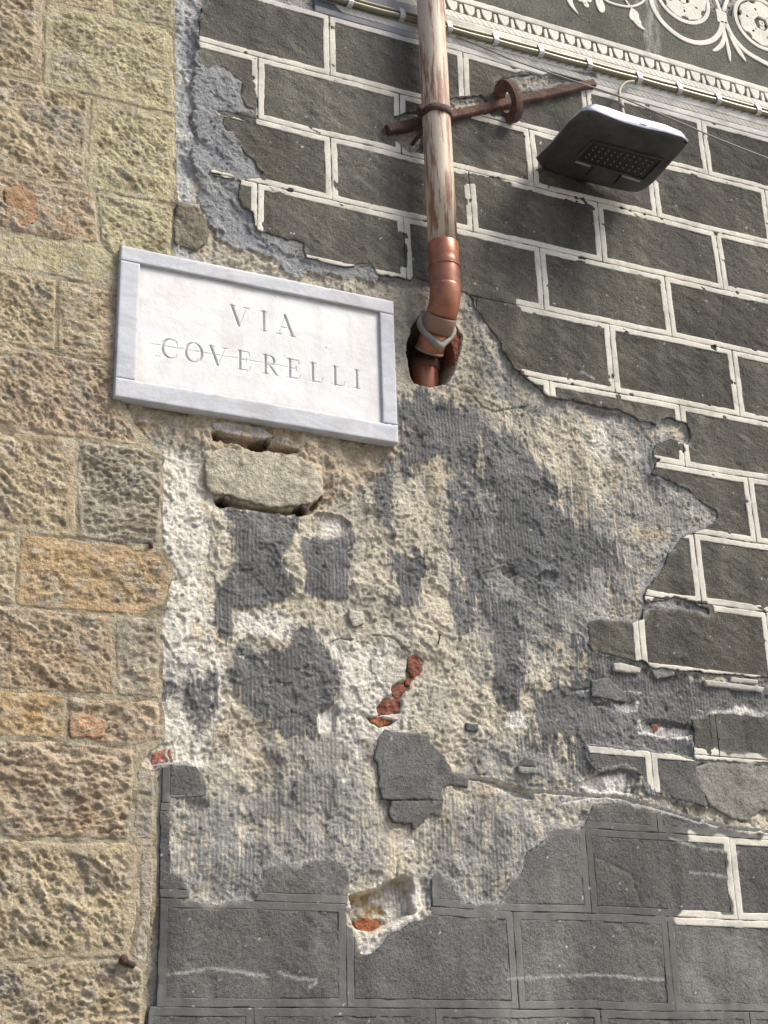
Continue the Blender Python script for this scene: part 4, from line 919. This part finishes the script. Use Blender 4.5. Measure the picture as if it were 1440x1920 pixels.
# elbow: turns 45 degrees into the wall
dirv = Vector((-.06, .68, -.73)).normalized(); pts = []; p = Vector((PXc, PY, zr(.98)))
for k in range(11):
    t = k / 10; d = Vector((0, 0, -1)).lerp(dirv, t).normalized(); pts.append(tuple(p)); p = p + d * .0085
tube("elbow", pts, [.0440] * 11, M_copper, pipe, seg=48)
q0 = Vector(pts[-1]); q1 = q0 + dirv * .045
tube("elbow_socket", [tuple(q0), tuple(q0 + dirv * .004), tuple(q1), tuple(q1 + dirv * .003)], [.044, .0462, .0462, .043], simple("dusty_copper", (.22, .13, .09), .6, .1, vscale=30), pipe, seg=48)
q2 = q1 + dirv * .062
tube("slanting_pipe", [tuple(q1), tuple(q2), tuple(q2 + dirv * .003)], [.0405, .0405, .038], M_copper, pipe, seg=40)
tube("pipe_rim", [tuple(q2 - dirv * .004), tuple(q2), tuple(q2 + dirv * .004)], [.0412, .043, .0412], simple("dull_rim", (.24, .16, .12), .5, .3), pipe, seg=40)
pb = Vector(W(797, 700, -.085)); 
tube("lower_pipe", [(pb.x, pb.y, pb.z + .02), (pb.x, pb.y, pb.z), (pb.x, pb.y, pb.z - .25)], [.0395, .0395, .0395], M_copper, pipe, seg=36)
tube("lower_socket", [(pb.x, pb.y, pb.z + .035), (pb.x, pb.y, pb.z + .033), (pb.x, pb.y, pb.z + .008), (pb.x, pb.y, pb.z + .004)], [.040, .0445, .0445, .040], simple("grimy_socket", (.12, .06, .04), .7, .1), pipe, seg=36)
# pointed collar round the slanting pipe
cc = q1 - dirv * .006; sx_ = Vector((1, 0, 0)); sy_ = Vector((0, -.22, -.975)); cdir = Vector((0, .975, -.22))
outl = []
for k in range(28):
    a = 2 * math.pi * k / 28; sn = math.sin(a); r = .062 + .016 * max(0, sn) ** 8
    outl.append((math.cos(a) * .060 * (1 - .38 * max(0, sn) ** 1.5), sn * r))
def collar_ring(sc, dd): return [cc + sx_ * x * sc + sy_ * y * sc + cdir * dd for x, y in outl]
tube_r = collar_ring(1.0, .0)
V = []; lay = [(.74, -.008), (.96, -.010), (1.0, -.004), (1.0, .006), (.94, .010), (.70, .006)]
for sc, dd in lay: V += [tuple(v) for v in collar_ring(sc, dd)]
Q = [(i * 28 + k, i * 28 + (k + 1) % 28, ((i + 1) % 6) * 28 + (k + 1) % 28, ((i + 1) % 6) * 28 + k) for i in range(6) for k in range(28)]
mesh_np("pointed_collar", V, Q, M_seal, pipe)
# rusty strap with its lug, and the pin behind
zc = W(815, 212, .09)[2]
ring_p = [(PXc + .0465 * math.cos(a), PY + .0465 * math.sin(a), zc + .0015 * math.sin(3 * a)) for a in np.linspace(0, 2 * math.pi, 49)]
def band(name, cx, cy, z, r, hh_, th, mat, parent, seg=48):
    V = []
    for rr, zz in ((r, z - hh_), (r + th, z - hh_ + .001), (r + th * 1.1, z), (r + th, z + hh_ - .001), (r, z + hh_)):
        for k in range(seg):
            a = 2 * math.pi * k / seg; V.append((cx + rr * math.cos(a), cy + rr * math.sin(a), zz + .0012 * math.sin(5 * a)))
    Q = [(i * seg + k, i * seg + (k + 1) % seg, (i + 1) * seg + (k + 1) % seg, (i + 1) * seg + k) for i in range(4) for k in range(seg)]
    return mesh_np(name, V, Q, mat, parent)
band("strap", PXc, PY, zc, .043, .0125, .0045, M_rustd, pipe)
tube("strap_bolt", [(PXc - .075, PY + .005, zc - .004), (PXc - .040, PY + .002, zc - .002)], [.006, .007], M_rustd, pipe, seg=8)
tube("strap_bolt", [(PXc - .058, PY - .014, zc + .004), (PXc - .046, PY + .016, zc + .004)], [.009, .009], M_rustd, pipe, seg=6)
tube("strap_pin", [tuple(W(772, 272, .006)), tuple(W(796, 240, .07))], [.0065, .0065], M_rustd, pipe, seg=8)

# ---- iron wall anchor
anch = thing("tie_anchor", "rusty iron wall tie bar slanting behind the downpipe through a thick eye", "wall anchor", tuple(W(955, 190, 0)))
def bar(name, a, b, w, hgt, mat, parent, d0=.006, d1=.034, n=14):
    a3, b3 = Vector(W(*a, .02)), Vector(W(*b, .02)); ax = (b3 - a3); ax.y = 0; L_ = ax.length; ax.normalize(); up = Vector((-ax.z, 0, ax.x)); V = []
    rs = random.Random(5)
    for i in range(n + 1):
        c = a3 + ax * (L_ * i / n); c.y = 0; hw = hgt / 2 * (1 + rs.uniform(-.05, .05)); cv = rs.uniform(-.0012, .0012)
        prof_ = [(-hw, d0), (-hw + .001, d1 - .004), (-hw + .005, d1), (hw - .005, d1), (hw - .001, d1 - .004), (hw, d0)]
        for (u_, dd) in prof_: V.append(tuple(c + up * (u_ + cv) + Vector((0, -dd, 0))))
    m = 6; Q = [(i * m + k, i * m + (k + 1) % m, (i + 1) * m + (k + 1) % m, (i + 1) * m + k) for i in range(n) for k in range(m)]
    Q += [(0, 5, 4, 1), (1, 4, 3, 2)]; e = n * m; Q += [(e, e + 1, e + 4, e + 5), (e + 1, e + 2, e + 3, e + 4)]
    return mesh_np(name, V, Q, mat, parent, smooth=False)
bar("tie_bar", (727, 243), (1113, 156), .03, .030, M_rust, anch, d0=.002, d1=.030)
# the eye: a thick iron loop standing out from the wall, seen half from its side
ce = Vector(W(953, 190, .042)); tdir = Vector((1, 0, .35)).normalized()
eb = Vector((-tdir.z, 0, tdir.x)); V = []; seg = 30; lay2 = [(.50, -.015), (.98, -.017), (1.0, 0), (.98, .017), (.50, .015)]
for sc, dx in lay2:
    for k in range(seg):
        a = 2 * math.pi * k / seg
        V.append(tuple(ce + tdir * dx * 0.75 + eb * (math.cos(a) * .072 * sc) + Vector((0, -1, 0)) * (math.sin(a) * .058 * sc)))
Q = [(i * seg + k, i * seg + (k + 1) % seg, ((i + 1) % 5) * seg + (k + 1) % seg, ((i + 1) % 5) * seg + k) for i in range(5) for k in range(seg)]
mesh_np("eye_ring", V, Q, M_rust, anch, smooth=False)

# ---- cables and clips along the frieze
cab = thing("cable_run", "two beige electric cables clipped side by side along the frieze", "cable", tuple(W(1012, 98, .01)))
def cpath(dv, n=60, y=.018):
    out = []
    for x in np.linspace(.40, 2.56, n):
        out.append((x, -y + .0008 * math.sin(x * 23), VZ(-.405 + dv) + .0016 * math.sin(x * 11.0) + (1.05 - x) * .0 ))
    return out
def cable_z(x): return np.interp(x, [W(640, 2, .018)[0], W(1012, 100, .018)[0], W(1440, 215, .018)[0]], [W(640, 2, .018)[2], W(1012, 100, .018)[2], W(1440, 215, .018)[2]])
clips_px = [(655, -2), (752, 20), (840, 45), (927, 72), (1012, 98), (1103, 125), (1197, 152), (1272, 172), (1345, 192), (1420, 213), (1492, 232)]
clips_x = [W(x, y, .018)[0] for x, y in clips_px]
def sag(x):
    i = np.searchsorted(clips_x, x); 
    if i <= 0 or i >= len(clips_x): return 0
    t = (x - clips_x[i - 1]) / (clips_x[i] - clips_x[i - 1]); return -.0022 * 4 * t * (1 - t)
for dz, yy, r in ((.0, .0205, .0088), (.0200, .0170, .0058)):
    tube("cable", [(x, -yy, float(cable_z(x)) + dz + sag(x) * (1 if dz == 0 else .6)) for x in np.linspace(.42, 2.62, 110)], r, M_cab, cab, seg=12)
tube("twisted_wire", [(x, -.012 - .003 * math.cos(x * 190), float(cable_z(x)) - .0125 + .0035 * math.sin(x * 190)) for x in np.arange(.80, 2.6, .004)], .0014, M_wire, cab, seg=5)
def clip_mesh():
    V = []; n = 0
    prof_ = [(-.014, .010), (-.013, .030), (-.004, .0345), (.006, .0325), (.016, .028), (.028, .0255), (.030, .008)]
    for xx in (-.0085, .0085):
        for z, d in prof_: V.append((xx, -d, z))
    m = len(prof_); Q = [(i, i + 1, m + i + 1, m + i) for i in range(m - 1)]
    V2 = [(x, y * .9 + .0015, z * .93) for x, y, z in V]; k = len(V)
    Q += [(k + m + i, k + m + i + 1, k + i + 1, k + i) for i in range(m - 1)] + [(i, k + i, k + i + 1, i + 1) for i in range(m - 1)] + [(m + i + 1, k + m + i + 1, k + m + i, m + i) for i in range(m - 1)]
    return V + V2, Q
cv_, cq_ = clip_mesh(); src = None
for x in clips_x:
    if src is None:
        o = mesh_np("cable_clip", np.array(cv_) + np.array(cab.location), cq_, M_clip, cab, smooth=False); src = o
    else:
        o = src.copy(); COL.objects.link(o); o.parent = cab
    o.location = (x - cab.location.x, -cab.location.y, float(cable_z(x)) - cab.location.z)
wire = thing("thin_wire", "thin straight grey wire running down past the lamp to the right edge", "wire", tuple(W(1120, 155, .02)))
tube("wire", [tuple(W(855, 68, .02)), tuple(W(960, 112, .018)), tuple(W(1040, 140, .05)), tuple(W(1155, 178, .075)), tuple(W(1262, 224, .09)), tuple(W(1350, 262, .08)), tuple(W(1440, 297, .06)), tuple(W(1560, 345, .03))], .0026, M_wire, wire, seg=8)

# ---- street lamp
LX0, LX1 = 1.125, 1.497; LZ = 4.300; roll = -.075
lamp = thing("wall_lamp", "dark grey flat wall light with rows of LED lenses under a silvery rim", "lamp", (LX0, 0, LZ))
M_body = simple("dusty_black_metal", (.030, .031, .033), .55, .0, bumpd=.0015, bscale=25, vscale=12, col2=(.085, .082, .076), zstretch=4.0, thr=(.42, .78))
M_rim = simple("weathered_silver_metal", (.42, .44, .48), .32, .7, bumpd=.0006, bscale=60, vscale=14, col2=(.26, .27, .30))
M_led = simple("black_led_tray", (.012, .012, .013), .45, 0)
mg_, ng_, bg_ = new_mat("led_lens"); bg_.inputs["Base Color"].default_value = (.10, .10, .10, 1); bg_.inputs["Roughness"].default_value = .08; bg_.inputs["Specular IOR Level"].default_value = 1.0
def lz(x, y, dz=0.0): return LZ + (x - LX0) * roll + dz
# outline of the underside: (photo points read on the underside plane)
def on_under(px, py, dz=0.0):
    r = CR @ np.array([px - 720.0, 960.0 - py, -F_PX])
    # plane z = LZ + roll*(x-LX0) + dz
    t = (LZ + dz + roll * (CP[0] - LX0) - CP[2]) / (r[2] - roll * r[0]); return Vector(CP + t * r)
und = [(1068, 232), (1032, 276), (1006, 301), (1012, 313), (1026, 323), (1059, 334), (1086, 341), (1139, 354), (1178, 362), (1197, 363), (1213, 356), (1230, 341), (1243, 326), (1266, 300), (1284, 281),
       (1291, 270), (1280, 262), (1250, 253), (1210, 245), (1173, 235), (1140, 222), (1118, 213), (1104, 211), (1090, 213)]
UO = [on_under(*p) for p in und]
cen = sum(UO, Vector()) / len(UO)
_fr = {k: math.sin(math.pi * (i + .3) / 8.3) for i, k in enumerate(range(15, 23))}
def ringv(sc, dz, ex=0.0): return [tuple(cen + (v - cen) * sc + Vector((0, 0, dz + ex * _fr.get(k, 0)))) for k, v in enumerate(UO)]
n_ = len(UO)
def shell(name, lay, mat, top=True, bottom=False):
    V = []; Q = []
    for l_ in lay: V += ringv(*l_)
    for i in range(len(lay) - 1):
        for k in range(n_): Q.append((i * n_ + k, i * n_ + (k + 1) % n_, (i + 1) * n_ + (k + 1) % n_, (i + 1) * n_ + k))
    T3 = [t for q in Q for t in ((q[0], q[1], q[2]), (q[0], q[2], q[3]))]
    if bottom:
        V.append(tuple(cen + Vector((0, 0, lay[0][1])))); c = len(V) - 1; T3 += [(c, (k + 1) % n_, k) for k in range(n_)]
    if top:
        V.append(tuple(cen + Vector((0, 0, lay[-1][1] + .003)))); c = len(V) - 1; b_ = (len(lay) - 1) * n_; T3 += [(c, b_ + k, b_ + (k + 1) % n_) for k in range(n_)]
    return mesh_np(name, V, T3, mat, lamp)
shell("housing", [(.90, -.0), (.95, .0012), (.985, .004), (1.0, .009)], M_body, top=False, bottom=True)
shell("top_cover", [(1.0, .009), (1.006, .011, .0), (1.004, .014, .010), (.99, .018, .026), (.95, .028, .022), (.84, .042, .008), (.6, .050)], M_rim)
# recess with the LED tray
tr = [on_under(*p, dz=-.0015) for p in [(1111, 266), (1240, 299), (1206, 335), (1082, 298)]]
def lerp4(u, v, dz=0.0):
    a = tr[0].lerp(tr[1], u); b = tr[3].lerp(tr[2], u); return a.lerp(b, v) + Vector((0, 0, dz))
def quadbox(name, u0, u1, v0, v1, d0, d1, mat, bevel=.0015):
    lo = [lerp4(u0, v0, d0), lerp4(u1, v0, d0), lerp4(u1, v1, d0), lerp4(u0, v1, d0)]; hi = [lerp4(u0, v0, d1), lerp4(u1, v0, d1), lerp4(u1, v1, d1), lerp4(u0, v1, d1)]
    return prism(name, lo, hi, mat, lamp, bevel)
quadbox("led_tray", 0, 1, 0, 1, -.0005, .004, M_led)
quadbox("tray_frame", -.02, 1.02, -.07, 0, -.005, .003, M_body); quadbox("tray_frame", -.02, 1.02, 1.0, 1.07, -.004, .003, M_body)
quadbox("tray_frame", -.035, 0, 0, 1, -.005, .003, M_body); quadbox("tray_frame", 1.0, 1.035, 0, 1, -.005, .003, M_body)
quadbox("hinge_strip", .0, .22, 1.075, 1.16, -.005, .002, M_rim); quadbox("hinge_strip", .70, .98, 1.075, 1.16, -.005, .002, M_rim)
quadbox("cover_seam", .27, .285, 1.17, 1.60, -.0022, .002, M_led, 0); quadbox("cover_seam", .70, .715, 1.17, 1.62, -.0022, .002, M_led, 0)
src = None
for row, v in enumerate((.17, .35, .60, .78)):
    for k in range(10):
        u = .085 + k * .092 + (.0 if row % 2 == 0 else -.005); p = lerp4(u, v, -.0022)
        if src is None:
            pr = [(0, .0001), (-.0018, .0026), (-.0032, .0030), (-.0042, .0044), (-.001, .0062), (.003, .0064)]
            rings = []
            for dz_, r_ in [(-.0034, .0002), (-.0030, .0014), (-.0018, .0026), (-.0002, .0033), (.002, .0035)]:
                rings.append((dz_, r_))
            V = []; sg_ = 12
            for dz_, r_ in rings:
                for a_ in range(sg_): V.append((p.x + r_ * math.cos(a_ * 2 * math.pi / sg_), p.y + r_ * math.sin(a_ * 2 * math.pi / sg_), p.z + dz_))
            Q = [(i * sg_ + a_, i * sg_ + (a_ + 1) % sg_, (i + 1) * sg_ + (a_ + 1) % sg_, (i + 1) * sg_ + a_) for i in range(4) for a_ in range(sg_)]
            o = mesh_np("led_lens", V, Q, mg_, lamp); src = o; p0 = p.copy()
        else:
            o = src.copy(); COL.objects.link(o); o.parent = lamp; o.location = tuple(p - p0)
# bracket under the back edge to the wall
tube("wall_bracket", [(1.30, .01, 4.315), (1.30, -.10, 4.318)], .03, M_body, lamp, seg=16)
np_ = on_under(1207, 244); nd = Vector((.30, -.95, 0)).normalized(); nx_ = (on_under(1215, 246) - on_under(1199, 242)); 
la = np_ - nx_ * .5 + Vector((0, 0, .016)) + Vector((0, -.0005, 0)); lb = la + nx_
prism("slot", [la, lb, lb + Vector((0, 0, .008)), la + Vector((0, 0, .008))], [p_ + Vector((0, .02, 0)) for p_ in (la, lb, lb + Vector((0, 0, .008)), la + Vector((0, 0, .008)))], M_led, lamp, .0008)
for q_ in ((1103, 213), (1291, 267)):
    c_ = on_under(*q_); c_ = c_ + (cen - c_) * .03
    tube("screw", [tuple(c_ + Vector((0, 0, -.0015))), tuple(c_ + Vector((0, 0, .006)))], .0042, M_led, lamp, seg=10)
lc = thing("lamp_cable", "short grey beige cable looping from the clipped cables down to the lamp", "cable", tuple(W(1165, 170, .02)))
cp = smooth_line([tuple(W(1188, 153, .028)), tuple(W(1172, 156, .03)), tuple(W(1162, 168, .035)), tuple(W(1162, 182, .05)), tuple(W(1166, 200, .09)), tuple(W(1169, 216, .12))], 6)
tube("cable", cp, .0058, simple("old_grey_cable", (.27, .24, .18), .6), lc, seg=10)
tube("cable_gland", [tuple(W(1164.5, 193, .08)), tuple(W(1167, 203, .10))], [.0085, .0085], M_wire, lc, seg=10)

# ---- nails, stubs and a bolt left in the wall
def stub(label, a, b, r, da=.0, db=.02, name="iron_stub", cat="iron stub", mat=None):
    t = thing(name, label, cat, tuple(W(*a, da)))
    tube("shank", [tuple(W(*a, da)), tuple(W(*b, db))], [r, r * .9], mat or M_rustd, t, seg=10); return t
t = stub("thin rusty nail standing in the rough plaster right of the bared bricks", (820, 1216), (825, 1190), .0022, -.005, .02, "nail", "nail")
tube("head", [tuple(W(825, 1191, .02)), tuple(W(825.3, 1189, .022))], [.004, .004], M_rustd, t, seg=8)
stub("black iron stub in the joint under the left end of the pale stone", (421, 946), (425, 936), .010, -.03, .004)
stub("black iron stub in the joint under the right end of the pale stone", (566, 960), (570, 952), .009, -.03, .004)
stub("dark stub plugging the gap above the pale bared stone", (498, 838), (500, 828), .007, -.03, .0)
stub("dark rusty peg in the stone joint near the middle of the left wall", (284, 1030), (282, 1018), .006, 0, .018)
t = stub("rusty bolt lying in the stone joint low on the left wall", (250, 1810), (234, 1803), .0075, .006, .02, "bolt", "bolt")
tube("bolt_head", [tuple(W(235, 1802, .018)), tuple(W(228, 1798, .022))], [.011, .011], M_rust, t, seg=6)

# ---- the street the wall stands in
me = bpy.data.meshes.new("street"); me.from_pydata([(-60, -60, 0), (60, -60, 0), (60, 60, 0), (-60, 60, 0)], [], [(0, 1, 2, 3)])
me.materials.append(simple("street_paving", (.22, .21, .19), .9, 0, bumpd=.004, bscale=8, vscale=2.0, col2=(.16, .155, .14)))
st = link(bpy.data.objects.new("street", me)); st["kind"] = "structure"; st["label"] = "grey stone street paving below the wall"; st["category"] = "street"
